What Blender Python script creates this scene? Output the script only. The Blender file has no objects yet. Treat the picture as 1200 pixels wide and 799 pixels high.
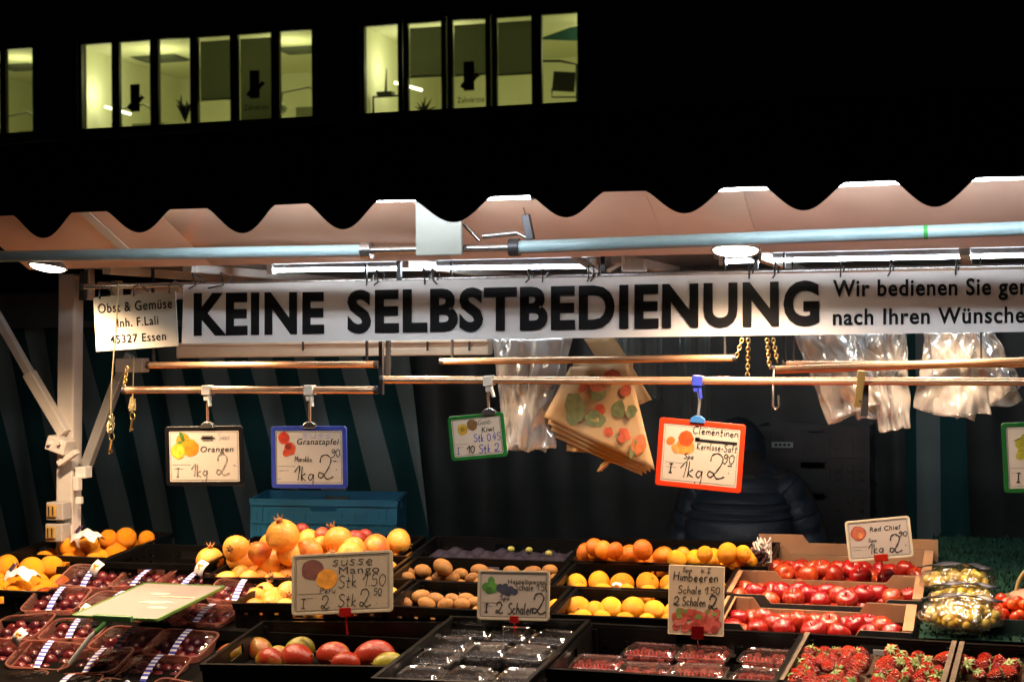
import bpy, math, random
from mathutils import Matrix, Vector, Euler, noise
R = math.radians
random.seed(7)
SC = bpy.context.scene
COL = SC.collection
# ------------------------------------------------------------------ camera
EYE, FPX, YAW, ROLL = 1.70, 1930.0, R(16.0), R(0.5)
_fw = Vector((-math.sin(YAW), math.cos(YAW), 0)); _rh = Vector((math.cos(YAW), math.sin(YAW), 0)); _zz = Vector((0, 0, 1))
_rt = _rh*math.cos(ROLL) - _zz*math.sin(ROLL); _up = _zz*math.cos(ROLL) + _rh*math.sin(ROLL)
CAMPOS = Vector((0, 0, EYE))
cam_d = bpy.data.cameras.new('camera'); cam = bpy.data.objects.new('camera', cam_d); COL.objects.link(cam)
cam.matrix_world = Matrix(((_rt.x, _up.x, -_fw.x, 0), (_rt.y, _up.y, -_fw.y, 0), (_rt.z, _up.z, -_fw.z, EYE), (0, 0, 0, 1)))
cam_d.sensor_width = 22.3; cam_d.lens = 22.3*FPX/1200; cam_d.clip_end = 300; cam_d.clip_start = .05
cam_d.dof.use_dof = True; cam_d.dof.focus_distance = 4.85; cam_d.dof.aperture_fstop = 4.5
SC.camera = cam
# ------------------------------------------------------------------ world: night sky
W = bpy.data.worlds.new('World'); SC.world = W; W.use_nodes = True
_n = W.node_tree.nodes; _bg = _n['Background']
_sky = _n.new('ShaderNodeTexSky'); _sky.sky_type = 'NISHITA'; _sky.sun_disc = False
_sky.sun_elevation = R(-4); _sky.sun_rotation = R(200)
W.node_tree.links.new(_sky.outputs[0], _bg.inputs[0]); _bg.inputs[1].default_value = .05
SC.view_settings.view_transform = 'Standard'; SC.view_settings.look = 'None'
SC.view_settings.exposure = 0.68; SC.view_settings.gamma = 1.0
SC.cycles.max_bounces = 8; SC.cycles.transparent_max_bounces = 24; SC.cycles.sample_clamp_indirect = 4
SC.cycles.caustics_reflective = False; SC.cycles.caustics_refractive = False; SC.cycles.use_denoising = True
# light strengths
TUBE_EMIT, LAMP_W, LAMP_EMIT = 40.0, 62.0, 14.0
WARM = (1.0, .67, .41); COOL = (.86, .94, 1.0)

# ------------------------------------------------------------------ helpers
def ray(px, py):
    return _fw + _rt*((px-600)/FPX) + _up*((399.5-py)/FPX)
def at(px, py, Y):
    d = ray(px, py); return CAMPOS + d*(Y/d.y)
def on_plane(px, py, p, n):
    d = ray(px, py); return CAMPOS + d*((p-CAMPOS).dot(n)/d.dot(n))
def mpp(P):                                       # metres per photo pixel at a point
    return (P-CAMPOS).dot(_fw)/FPX
WM = {}                                           # world matrices of roots
def T(x, y=None, z=None):
    return Matrix.Translation(x if y is None else (x, y, z))
def RX(a): return Matrix.Rotation(a, 4, 'X')
def RY(a): return Matrix.Rotation(a, 4, 'Y')
def RZ(a): return Matrix.Rotation(a, 4, 'Z')
def S3(x, y, z): return Matrix.Diagonal((x, y, z, 1))
def tag(o, label=None, cat=None, group=None, kind=None):
    if label: o['label'] = label
    if cat: o['category'] = cat
    if group: o['group'] = group
    if kind: o['kind'] = kind
    return o
def thing(name, label, cat, M=None, group=None):
    o = bpy.data.objects.new(name, None); COL.objects.link(o); o.empty_display_size = .05
    M = M or Matrix(); o.matrix_basis = M; WM[o.name] = M.copy()
    return tag(o, label, cat, group)
class MB:
    def __init__(s): s.v, s.f, s.sm = [], [], []
    def add(s, vs, fs, M=None, smooth=False):
        b = len(s.v)
        s.v += [tuple(M @ Vector(p)) if M else tuple(p) for p in vs]
        s.f += [tuple(b+i for i in f) for f in fs]; s.sm += [smooth]*len(fs); return s
    def box(s, c, d, M=None):
        x, y, z = c; a, b, e = d[0]/2, d[1]/2, d[2]/2
        vs = [(x+i*a, y+j*b, z+k*e) for i in (-1, 1) for j in (-1, 1) for k in (-1, 1)]
        return s.add(vs, [(0, 1, 3, 2), (4, 6, 7, 5), (0, 4, 5, 1), (2, 3, 7, 6), (0, 2, 6, 4), (1, 5, 7, 3)], M)
    def beam(s, p, q, w, h, up=(0, 0, 1)):        # box from p to q
        p, q = Vector(p), Vector(q); d = (q-p); L = d.length; d.normalize()
        u = Vector(up); sd = d.cross(u).normalized(); u = sd.cross(d)
        M = Matrix(((d.x, sd.x, u.x, 0), (d.y, sd.y, u.y, 0), (d.z, sd.z, u.z, 0), (0, 0, 0, 1)))
        return s.box((0, 0, 0), (L, w, h), T((p+q)/2) @ M)
    def tube(s, pts, r, n=10, caps=True, smooth=True):
        pts = [Vector(p) for p in pts]; m = len(pts); rs = r if isinstance(r, (list, tuple)) else [r]*m
        vs, fs, a = [], [], None
        for i, p in enumerate(pts):
            t = (pts[min(i+1, m-1)]-pts[max(i-1, 0)]).normalized()
            if a is None:
                a = t.orthogonal().normalized()
            else:
                a = (a - t*a.dot(t)); a = a.normalized() if a.length > 1e-6 else t.orthogonal().normalized()
            b = t.cross(a)
            vs += [p + (a*math.cos(2*math.pi*k/n) + b*math.sin(2*math.pi*k/n))*rs[i] for k in range(n)]
        for i in range(m-1):
            for k in range(n):
                fs.append((i*n+k, i*n+(k+1) % n, (i+1)*n+(k+1) % n, (i+1)*n+k))
        s.add(vs, fs, None, smooth)
        if caps: s.add([v for v in vs[:n]], [tuple(range(n-1, -1, -1))]); s.add([v for v in vs[-n:]], [tuple(range(n))])
        return s
    def lathe(s, prof, n=16, M=None, smooth=True, fn=None):
        vs, fs = [], []
        for (r, z) in prof:
            for k in range(n):
                a = 2*math.pi*k/n; q = (r*math.cos(a), r*math.sin(a), z)
                vs.append(fn(q, a) if fn else q)
        for i in range(len(prof)-1):
            for k in range(n):
                fs.append((i*n+k, i*n+(k+1) % n, (i+1)*n+(k+1) % n, (i+1)*n+k))
        fs.append(tuple(range(n-1, -1, -1))); b = (len(prof)-1)*n; fs.append(tuple(range(b, b+n)))
        return s.add(vs, fs, M, smooth)
    def sphere(s, r=1, nu=16, nv=10, M=None, fn=None):
        prof = [(max(r*math.sin(math.pi*j/nv), 1e-4), -r*math.cos(math.pi*j/nv)) for j in range(nv+1)]
        return s.lathe(prof, nu, M, True, fn)
    def prism(s, poly, y0, y1, M=None):           # polygon in x,z extruded along y
        n = len(poly)
        vs = [(x, y0, z) for x, z in poly] + [(x, y1, z) for x, z in poly]
        fs = [tuple(range(n)), tuple(range(2*n-1, n-1, -1))] + [(i, i+n, (i+1) % n+n, (i+1) % n) for i in range(n)]
        return s.add(vs, fs, M)
    def grid(s, fn, nu, nv, smooth=True):         # fn(u,v) -> point, open sheet
        vs = [fn(i/nu, j/nv) for j in range(nv+1) for i in range(nu+1)]; w = nu+1
        return s.add(vs, [(j*w+i, j*w+i+1, (j+1)*w+i+1, (j+1)*w+i) for j in range(nv) for i in range(nu)], None, smooth)
    def panel(s, xs, zs, solid, y0, y1, M=None):  # wall with rectangular openings, closed mesh
        nx, nz = len(xs)-1, len(zs)-1; w = nx+1; o = w*(nz+1)
        vs = [(x, y, z) for y in (y0, y1) for z in zs for x in xs]; fs = []
        ok = lambda i, j: 0 <= i < nx and 0 <= j < nz and solid(i, j)
        I = lambda i, j, k: k*o + j*w + i
        for i in range(nx):
            for j in range(nz):
                if not ok(i, j): continue
                fs.append((I(i, j, 0), I(i+1, j, 0), I(i+1, j+1, 0), I(i, j+1, 0)))
                fs.append((I(i, j, 1), I(i, j+1, 1), I(i+1, j+1, 1), I(i+1, j, 1)))
                if not ok(i-1, j): fs.append((I(i, j, 0), I(i, j+1, 0), I(i, j+1, 1), I(i, j, 1)))
                if not ok(i+1, j): fs.append((I(i+1, j, 0), I(i+1, j, 1), I(i+1, j+1, 1), I(i+1, j+1, 0)))
                if not ok(i, j-1): fs.append((I(i, j, 0), I(i, j, 1), I(i+1, j, 1), I(i+1, j, 0)))
                if not ok(i, j+1): fs.append((I(i, j+1, 0), I(i+1, j+1, 0), I(i+1, j+1, 1), I(i, j+1, 1)))
        return s.add(vs, fs, M)
    def build(s, name, m, parent=None, world=False, M=None, bevel=0, thick=0, sub=0):
        """parent: verts are local to it unless world=True.  No parent: verts local to M."""
        me = bpy.data.meshes.new(name); vs = s.v
        if parent is not None and world:
            inv = WM[parent.name].inverted(); vs = [tuple(inv @ Vector(p)) for p in vs]
        me.from_pydata(vs, [], s.f); me.update()
        me.polygons.foreach_set('use_smooth', s.sm)
        me.materials.append(m)
        o = bpy.data.objects.new(name, me); COL.objects.link(o)
        if parent is not None:
            o.parent = parent; WM[o.name] = WM[parent.name].copy()
        else:
            M = M or Matrix(); o.matrix_basis = M; WM[o.name] = M.copy()
        if thick:
            q = o.modifiers.new('thickness', 'SOLIDIFY'); q.thickness = thick; q.offset = 0
        if bevel:
            q = o.modifiers.new('bevel', 'BEVEL'); q.width = bevel; q.segments = 2; q.limit_method = 'ANGLE'
        if sub:
            q = o.modifiers.new('subdivision', 'SUBSURF'); q.levels = q.render_levels = sub
        return o
def solo(mb, name, m, label, cat, group=None, origin=None, **k):
    """world-space mesh linked as a top-level thing, origin at its own base"""
    vs = [Vector(p) for p in mb.v]
    if origin is None:
        lo = Vector([min(p[i] for p in vs) for i in range(3)]); hi = Vector([max(p[i] for p in vs) for i in range(3)])
        origin = Vector(((lo.x+hi.x)/2, (lo.y+hi.y)/2, lo.z))
    mb.v = [tuple(p-origin) for p in vs]
    return tag(mb.build(name, m, M=T(origin), **k), label, cat, group)
def each(name, m, parent, mbs, world=True, **k):
    return [q.build(name, m, parent, world=world, **k) for q in mbs]
def dup(o, M, label=None, group=None, parent=None):
    c = o.copy(); COL.objects.link(c)
    if parent is not None: c.parent = parent
    else: c.matrix_basis = M; WM[c.name] = M.copy()
    if label: c['label'] = label
    if group: c['group'] = group
    for ch in list(o.children): dup(ch, None, None, None, c)
    return c
def used_once():
    """returns place(M,label,group): the first call moves the prototype itself, later ones copy it"""
    st = {}
    def place(proto, M, label=None, group=None):
        if proto.name not in st:
            st[proto.name] = 1; proto.matrix_basis = M; WM[proto.name] = M.copy()
            if label: proto['label'] = label
            if group: proto['group'] = group
            return proto
        return dup(proto, M, label, group)
    return place
place = used_once()

# ------------------------------------------------------------------ materials
def srgb(h):
    h = h.lstrip('#'); c = [int(h[i:i+2], 16)/255 for i in (0, 2, 4)]
    return tuple(x/12.92 if x <= .04045 else ((x+.055)/1.055)**2.4 for x in c)
def mat(name, col=(.5, .5, .5), rough=.5, metal=0, spec=.5, col2=None, nscale=8, ncon=(.35, .65), stretch=None, randmix=0, bump=0, bscale=60,
        bdist=.004, emit=None, estr=0, coat=0, sss=0, transl=0, rvar=0):
    m = bpy.data.materials.new(name); m.use_nodes = True; nt = m.node_tree; N, L = nt.nodes, nt.links
    p = N['Principled BSDF']; p.inputs['Base Color'].default_value = (*col, 1)
    p.inputs['Roughness'].default_value = rough; p.inputs['Metallic'].default_value = metal
    p.inputs['Specular IOR Level'].default_value = spec
    if coat: p.inputs['Coat Weight'].default_value = coat; p.inputs['Coat Roughness'].default_value = .08
    if sss: p.inputs['Subsurface Weight'].default_value = sss; p.inputs['Subsurface Radius'].default_value = (.02, .008, .004); p.inputs['Subsurface Scale'].default_value = .4
    tc = N.new('ShaderNodeTexCoord'); vec = tc.outputs['Object']
    if stretch:
        mp = N.new('ShaderNodeMapping'); mp.inputs['Scale'].default_value = stretch; L.new(vec, mp.inputs[0]); vec = mp.outputs[0]
    if col2 or randmix:
        oi = N.new('ShaderNodeObjectInfo')
        nz = N.new('ShaderNodeTexNoise'); nz.noise_dimensions = '4D'; nz.inputs['Scale'].default_value = nscale; nz.inputs['Detail'].default_value = 4
        mw = N.new('ShaderNodeMath'); mw.operation = 'MULTIPLY'; mw.inputs[1].default_value = 37.0; L.new(oi.outputs['Random'], mw.inputs[0])
        L.new(vec, nz.inputs['Vector']); L.new(mw.outputs[0], nz.inputs['W'])
        rp = N.new('ShaderNodeMapRange'); rp.inputs[1].default_value = ncon[0]; rp.inputs[2].default_value = ncon[1]
        fac = nz.outputs[0]
        if randmix:
            sb = N.new('ShaderNodeMath'); sb.operation = 'MULTIPLY_ADD'; L.new(oi.outputs['Random'], sb.inputs[0])
            sb.inputs[1].default_value = randmix; sb.inputs[2].default_value = -randmix/2
            ad = N.new('ShaderNodeMath'); L.new(fac, ad.inputs[0]); L.new(sb.outputs[0], ad.inputs[1]); fac = ad.outputs[0]
        L.new(fac, rp.inputs[0])
        mx = N.new('ShaderNodeMix'); mx.data_type = 'RGBA'; L.new(rp.outputs[0], mx.inputs['Factor'])
        mx.inputs['A'].default_value = (*col, 1); mx.inputs['B'].default_value = (*(col2 or col), 1)
        L.new(mx.outputs['Result'], p.inputs['Base Color'])
        if rvar:
            rr = N.new('ShaderNodeMapRange'); rr.inputs[3].default_value = rough-rvar; rr.inputs[4].default_value = rough+rvar
            L.new(nz.outputs[0], rr.inputs[0]); L.new(rr.outputs[0], p.inputs['Roughness'])
    if bump:
        bz = N.new('ShaderNodeTexNoise'); bz.inputs['Scale'].default_value = bscale; bz.inputs['Detail'].default_value = 3
        L.new(vec, bz.inputs['Vector']); bp = N.new('ShaderNodeBump'); bp.inputs['Strength'].default_value = bump; bp.inputs['Distance'].default_value = bdist
        L.new(bz.outputs[0], bp.inputs['Height']); L.new(bp.outputs[0], p.inputs['Normal'])
    if emit:
        p.inputs['Emission Color'].default_value = (*emit, 1); p.inputs['Emission Strength'].default_value = estr
    if transl:
        tr = N.new('ShaderNodeBsdfTranslucent'); tr.inputs[0].default_value = (*col, 1)
        ms = N.new('ShaderNodeMixShader'); ms.inputs[0].default_value = transl
        L.new(p.outputs[0], ms.inputs[1]); L.new(tr.outputs[0], ms.inputs[2]); L.new(ms.outputs[0], N['Material Output'].inputs[0])
    return m
def clear(name, tint=(1, 1, 1), gloss=.12, rough=.12, body=0, bodycol=(.8, .8, .8), bump=0, bscale=25, bdist=.01):
    """thin clear plastic: straight transmission, sharp reflections, a little milky body"""
    m = bpy.data.materials.new(name); m.use_nodes = True; nt = m.node_tree; N, L = nt.nodes, nt.links
    N.remove(N['Principled BSDF']); out = N['Material Output']
    tr = N.new('ShaderNodeBsdfTransparent'); tr.inputs[0].default_value = (*tint, 1)
    gl = N.new('ShaderNodeBsdfGlossy'); gl.inputs['Roughness'].default_value = rough
    lw = N.new('ShaderNodeLayerWeight'); lw.inputs[0].default_value = .35
    mr = N.new('ShaderNodeMapRange'); mr.inputs[3].default_value = gloss; mr.inputs[4].default_value = min(.9, gloss*3.2+.1)
    L.new(lw.outputs['Facing'], mr.inputs[0])
    if bump:
        tc = N.new('ShaderNodeTexCoord'); bz = N.new('ShaderNodeTexNoise'); bz.inputs['Scale'].default_value = bscale; bz.inputs['Distortion'].default_value = 1.2
        L.new(tc.outputs['Object'], bz.inputs['Vector']); bp = N.new('ShaderNodeBump'); bp.inputs['Strength'].default_value = bump; bp.inputs['Distance'].default_value = bdist
        L.new(bz.outputs[0], bp.inputs['Height']); L.new(bp.outputs[0], gl.inputs['Normal'])
    sh = tr.outputs[0]
    if body:
        df = N.new('ShaderNodeBsdfDiffuse'); df.inputs[0].default_value = (*bodycol, 1); tl = N.new('ShaderNodeBsdfTranslucent'); tl.inputs[0].default_value = (*bodycol, 1)
        a = N.new('ShaderNodeMixShader'); a.inputs[0].default_value = .5; L.new(df.outputs[0], a.inputs[1]); L.new(tl.outputs[0], a.inputs[2])
        b = N.new('ShaderNodeMixShader'); b.inputs[0].default_value = body; L.new(sh, b.inputs[1]); L.new(a.outputs[0], b.inputs[2]); sh = b.outputs[0]
    ms = N.new('ShaderNodeMixShader'); L.new(mr.outputs[0], ms.inputs[0]); L.new(sh, ms.inputs[1]); L.new(gl.outputs[0], ms.inputs[2])
    L.new(ms.outputs[0], out.inputs[0]); return m
def stripes(name, a, b, axis=0, period=.2, duty=.5, rough=.8, check=0, bump=0):
    m = mat(name, a, rough); nt = m.node_tree; N, L = nt.nodes, nt.links; p = N['Principled BSDF']
    tc = N.new('ShaderNodeTexCoord'); sx = N.new('ShaderNodeSeparateXYZ'); L.new(tc.outputs['UV' if check == 2 else 'Object'], sx.inputs[0])
    def fract(o):
        d = N.new('ShaderNodeMath'); d.operation = 'DIVIDE'; d.inputs[1].default_value = period; L.new(o, d.inputs[0])
        f = N.new('ShaderNodeMath'); f.operation = 'FRACT'; L.new(d.outputs[0], f.inputs[0])
        g = N.new('ShaderNodeMath'); g.operation = 'GREATER_THAN'; g.inputs[1].default_value = duty; L.new(f.outputs[0], g.inputs[0]); return g.outputs[0]
    mx = N.new('ShaderNodeMix'); mx.data_type = 'RGBA'; L.new(fract(sx.outputs[axis]), mx.inputs['Factor'])
    mx.inputs['A'].default_value = (*a, 1); mx.inputs['B'].default_value = (*b, 1); L.new(mx.outputs['Result'], p.inputs['Base Color'])
    return m
black_plastic = mat('black_plastic', (.0035, .0035, .004), .28, spec=.13, col2=(.006, .0055, .005), nscale=14, bump=.15, bscale=200)
M_ = dict(
    white_paint=mat('white_paint', (.76, .74, .70), .4, col2=(.62, .58, .52), nscale=5, bump=.08, bscale=40),
    steel_blue=mat('painted_steel', (.27, .385, .42), .38, col2=(.215, .315, .345), nscale=6),
    steel=mat('bare_steel', (.5, .5, .5), .25, metal=.95, col2=(.35, .34, .33), nscale=10),
    alu=mat('warm_tinted_alu', (.74, .47, .30), .27, metal=.72, col2=(.62, .38, .23), nscale=12),  # aluminium; the warm light of the lamps is put into this colour
    dark_metal=mat('dark_metal', (.04, .04, .045), .4, metal=.6),
    brass=mat('brass', (.6, .42, .16), .3, metal=.9),
    black=mat('black_ink', (.008, .008, .009), .5),
    letter=mat('black_vinyl', (.007, .007, .008), .24),
    valance=mat('valance_cloth', (.006, .006, .007), .95, spec=.1, bump=.3, bscale=300),
    paper=mat('card_paper', (.50, .43, .345), .55), cream=mat('cream_frame', (.22, .195, .14), .45),
    cord=mat('hemp_cord', (.4, .32, .16), .9),
    cardboard=mat('brown_cardboard', (.36, .20, .10), .85, col2=(.28, .15, .075), nscale=9, bump=.1, bscale=150),
    bluep=mat('blue_plastic', (.014, .16, .32), .42, col2=(.012, .125, .25), nscale=10),
    blackp=black_plastic)
# ------------------------------------------------------------------ lettering
_txt = {}
def text_mesh(s, bold=0.0, shear=0.0, spacing=1.10):
    """outline lettering from the built-in font: (verts2d, faces) with x from 0 and cap height 1"""
    k = (s, bold, shear, spacing)
    if k in _txt: return _txt[k]
    cu = bpy.data.curves.new('lettering', 'FONT'); cu.body = s; cu.size = 1; cu.offset = bold; cu.shear = shear; cu.space_character = spacing; cu.resolution_u = 4
    o = bpy.data.objects.new('lettering', cu); COL.objects.link(o)
    dg = bpy.context.evaluated_depsgraph_get(); me = bpy.data.meshes.new_from_object(o.evaluated_get(dg))
    vs = [(v.co.x, v.co.y) for v in me.vertices]; fs = [tuple(p.vertices) for p in me.polygons]
    bpy.data.objects.remove(o); bpy.data.curves.remove(cu); bpy.data.meshes.remove(me)
    x0 = min(v[0] for v in vs); vs = [((x-x0)/.73, y/.73) for x, y in vs]
    _txt[k] = (vs, fs); return _txt[k]
def add_text(mb, s, x, y, h, P, width=None, bold=0, shear=0, center=False, sx=1):
    """P(x,y) maps the sheet's own coordinates to a point; h = cap height, baseline at y"""
    vs, fs = text_mesh(s, bold, shear); w = max(v[0] for v in vs)
    kx = (width/w) if width else h*sx
    if center: x -= w*kx/2
    mb.add([P(x+v[0]*kx, y+v[1]*h) for v in vs], fs)
# a felt-pen hand: strokes on a unit em (x-height .5, caps 1)
G = {
 '0': [[(.28,.98),(.05,.75),(.06,.3),(.28,.02),(.5,.3),(.5,.75),(.28,.98)]], '1': [[(.02,.55),(.38,1),(.32,.0)]],
 '2': [[(.08,.68),(.12,.92),(.35,1),(.55,.8),(.45,.45),(.2,.08),(.05,.12),(.08,.28),(.25,.22),(.42,.02),(.7,.12)]],
 '4': [[(.4,1),(.05,.4),(.55,.4)],[(.42,.7),(.38,0)]], '5': [[(.55,.98),(.18,.98),(.12,.58),(.4,.6),(.52,.3),(.35,.03),(.05,.1)]],
 '9': [[(.5,.8),(.3,1),(.08,.78),(.25,.55),(.5,.8),(.45,.3),(.25,0),(.05,.1)]], 'I': [[(.1,1),(.5,1)],[(.3,1),(.3,0)],[(.1,0),(.5,0)]],
 'S': [[(.55,.9),(.35,1),(.1,.85),(.2,.6),(.48,.42),(.5,.15),(.25,0),(.02,.12)]], 'H': [[(.08,1),(.05,0)],[(.55,1),(.52,0)],[(.06,.5),(.54,.52)]],
 'K': [[(.08,1),(.06,0)],[(.5,.95),(.08,.45),(.55,0)]], 'C': [[(.6,.85),(.4,1),(.1,.7),(.1,.25),(.35,0),(.62,.15)]], 'P': [[(.08,0),(.1,1),(.5,.85),(.45,.55),(.1,.5)]],
 'M': [[(.04,0),(.1,1),(.35,.35),(.6,1),(.66,0)]], 'W': [[(.0,1),(.15,0),(.33,.7),(.5,0),(.68,1)]],
 'a': [[(.42,.45),(.2,.5),(.05,.25),(.18,.02),(.38,.2),(.42,.48),(.44,.0)]], 'b': [[(.08,1),(.06,.02),(.3,.0),(.4,.28),(.25,.48),(.07,.3)]],
 'c': [[(.4,.42),(.2,.5),(.05,.25),(.2,.0),(.42,.1)]], 'e': [[(.06,.25),(.38,.3),(.25,.5),(.06,.28),(.2,.0),(.42,.08)]], 'f': [[(.4,.9),(.22,.95),(.16,.0)],[(.02,.5),(.35,.5)]],
 'g': [[(.4,.42),(.2,.5),(.05,.28),(.2,.08),(.38,.3),(.42,.48),(.38,-.3),(.15,-.45),(.02,-.25)]], 'h': [[(.08,1),(.05,0)],[(.06,.3),(.25,.5),(.38,.35),(.38,0)]],
 'i': [[(.1,.5),(.1,0)],[(.1,.7),(.11,.74)]], 'k': [[(.08,1),(.06,0)],[(.36,.5),(.08,.25),(.4,0)]], 'l': [[(.1,1),(.08,.1),(.18,0)]],
 'm': [[(.05,.5),(.05,0)],[(.05,.3),(.2,.5),(.28,.3),(.28,0)],[(.28,.3),(.44,.5),(.52,.3),(.52,0)]], 'n': [[(.05,.5),(.05,0)],[(.05,.3),(.24,.5),(.36,.3),(.36,0)]],
 'o': [[(.22,.5),(.05,.25),(.2,.0),(.4,.22),(.22,.5)]], 'p': [[(.08,.5),(.06,-.4)],[(.07,.35),(.28,.5),(.4,.25),(.25,.0),(.07,.12)]], 'r': [[(.06,.5),(.06,0)],[(.06,.3),(.2,.48),(.34,.45)]],
 's': [[(.36,.44),(.2,.5),(.08,.38),(.3,.2),(.25,.02),(.03,.06)]], 't': [[(.2,.85),(.16,.05),(.3,.02)],[(.02,.52),(.36,.52)]], 'u': [[(.06,.5),(.08,.1),(.22,.0),(.38,.15),(.4,.5),(.4,0)]],
 'ü': [[(.06,.5),(.08,.1),(.22,.0),(.38,.15),(.4,.5),(.4,0)],[(.12,.7),(.13,.75)],[(.33,.7),(.34,.75)]], 'z': [[(.05,.48),(.38,.48),(.05,.0),(.42,.02)]],
 '.': [[(.06,.0),(.09,.05)]], ',': [[(.1,.06),(.04,-.14)]], '-': [[(.05,.3),(.35,.3)]], '_': [[(0,0),(.6,.03)]], '/': [[(0,0),(.4,1)]], ' ': []}
def hand_w(s): return sum((max((p[0] for st in G[c] for p in st), default=.25)+.13) for c in s)
def add_hand(mb, s, x, y, h, P, pen=None, width=None, wob=.03, slant=.08, rise=0):
    pen = (pen or h*.085)*1.2; k = (width/hand_w(s)) if width else h
    cx = x
    for c in s:
        ws = max((p[0] for st in G[c] for p in st), default=.25)+.13
        jy = random.uniform(-.04, .04)*h; jr = random.uniform(-wob, wob)
        for st in G[c]:
            pts = []
            n = len(st)
            for i in range(n-1):                  # Catmull-Rom
                p0, p1, p2, p3 = st[max(i-1, 0)], st[i], st[i+1], st[min(i+2, n-1)]
                for q in range(5 if n > 2 else 1):
                    t = q/5
                    f = lambda a, b, c_, d: .5*((2*b)+(-a+c_)*t+(2*a-5*b+4*c_-d)*t*t+(-a+3*b-3*c_+d)*t**3)
                    pts.append((f(p0[0], p1[0], p2[0], p3[0]), f(p0[1], p1[1], p2[1], p3[1])))
            pts.append(st[-1])
            q2 = [(cx+(px+slant*py+jr*py)*k, y+py*h+jy+rise*(cx-x)) for px, py in pts]
            L, Rr = [], []
            for i, (a, b) in enumerate(q2):
                c0, c1 = q2[max(i-1, 0)], q2[min(i+1, len(q2)-1)]
                dx, dy = c1[0]-c0[0], c1[1]-c0[1]; l = math.hypot(dx, dy) or 1
                w = pen/2*(1+.25*math.sin(i*1.3))
                L.append(P(a-dy/l*w, b+dx/l*w)); Rr.append(P(a+dy/l*w, b-dx/l*w))
            m = len(L)
            mb.add(L+Rr, [(i, i+1, m+i+1, m+i) for i in range(m-1)])
        cx += ws*k
    return cx
def frame_matrix(q, Y, dYbot=0, dYr=0):
    """q: photo corners TL,TR,BR,BL of a flat card; returns (matrix centred on it: x right, y up, z to viewer; width; height)"""
    tl, tr = at(*q[0], Y), at(*q[1], Y+dYr); br, bl = at(*q[2], Y+dYr+dYbot), at(*q[3], Y+dYbot)
    x = ((tr-tl)+(br-bl))/2; y = ((tl-bl)+(tr-br))/2; w, h = x.length, y.length; x.normalize()
    y = (y-x*y.dot(x)).normalized(); z = x.cross(y); c = (tl+tr+bl+br)/4
    return Matrix(((x.x, y.x, z.x, c.x), (x.y, y.y, z.y, c.y), (x.z, y.z, z.z, c.z), (0, 0, 0, 1))), w, h
def rrect(w, h, r, n=4):
    pts = []
    for cx, cy, a0 in ((w/2-r, h/2-r, 0), (-w/2+r, h/2-r, 90), (-w/2+r, -h/2+r, 180), (w/2-r, -h/2+r, 270)):
        for i in range(n+1):
            a = R(a0+90*i/n); pts.append((cx+r*math.cos(a), cy+r*math.sin(a)))
    return pts
def add_ring(mb, o, i, z0, z1):                    # flat frame between two outlines in xy
    n = len(o); vs = [(x, y, z1) for x, y in o]+[(x, y, z1) for x, y in i]+[(x, y, z0) for x, y in o]+[(x, y, z0) for x, y in i]
    fs = []
    for k in range(n):
        j = (k+1) % n
        fs += [(k, j, n+j, n+k), (2*n+k, 3*n+k, 3*n+j, 2*n+j), (k, 2*n+k, 2*n+j, j), (n+k, n+j, 3*n+j, 3*n+k)]
    mb.add(vs, fs)
def flat(poly, z): return [(x, y, z) for x, y in poly], [tuple(range(len(poly)))]
def disc(mb, x, y, rx, ry, z, n=16, wob=0, ang=0):
    vs = []
    for k in range(n):
        a = 2*math.pi*k/n; q = 1+random.uniform(-wob, wob); u, v = rx*q*math.cos(a), ry*q*math.sin(a)
        vs.append((x+u*math.cos(ang)-v*math.sin(ang), y+u*math.sin(ang)+v*math.cos(ang), z))
    mb.add(vs, [tuple(range(n))])
_inks = {}
def ink(c):
    if c not in _inks: _inks[c] = mat('printed_ink', srgb(c), .5, col2=tuple(x*.6 for x in srgb(c)), nscale=60)
    return _inks[c]
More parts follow.
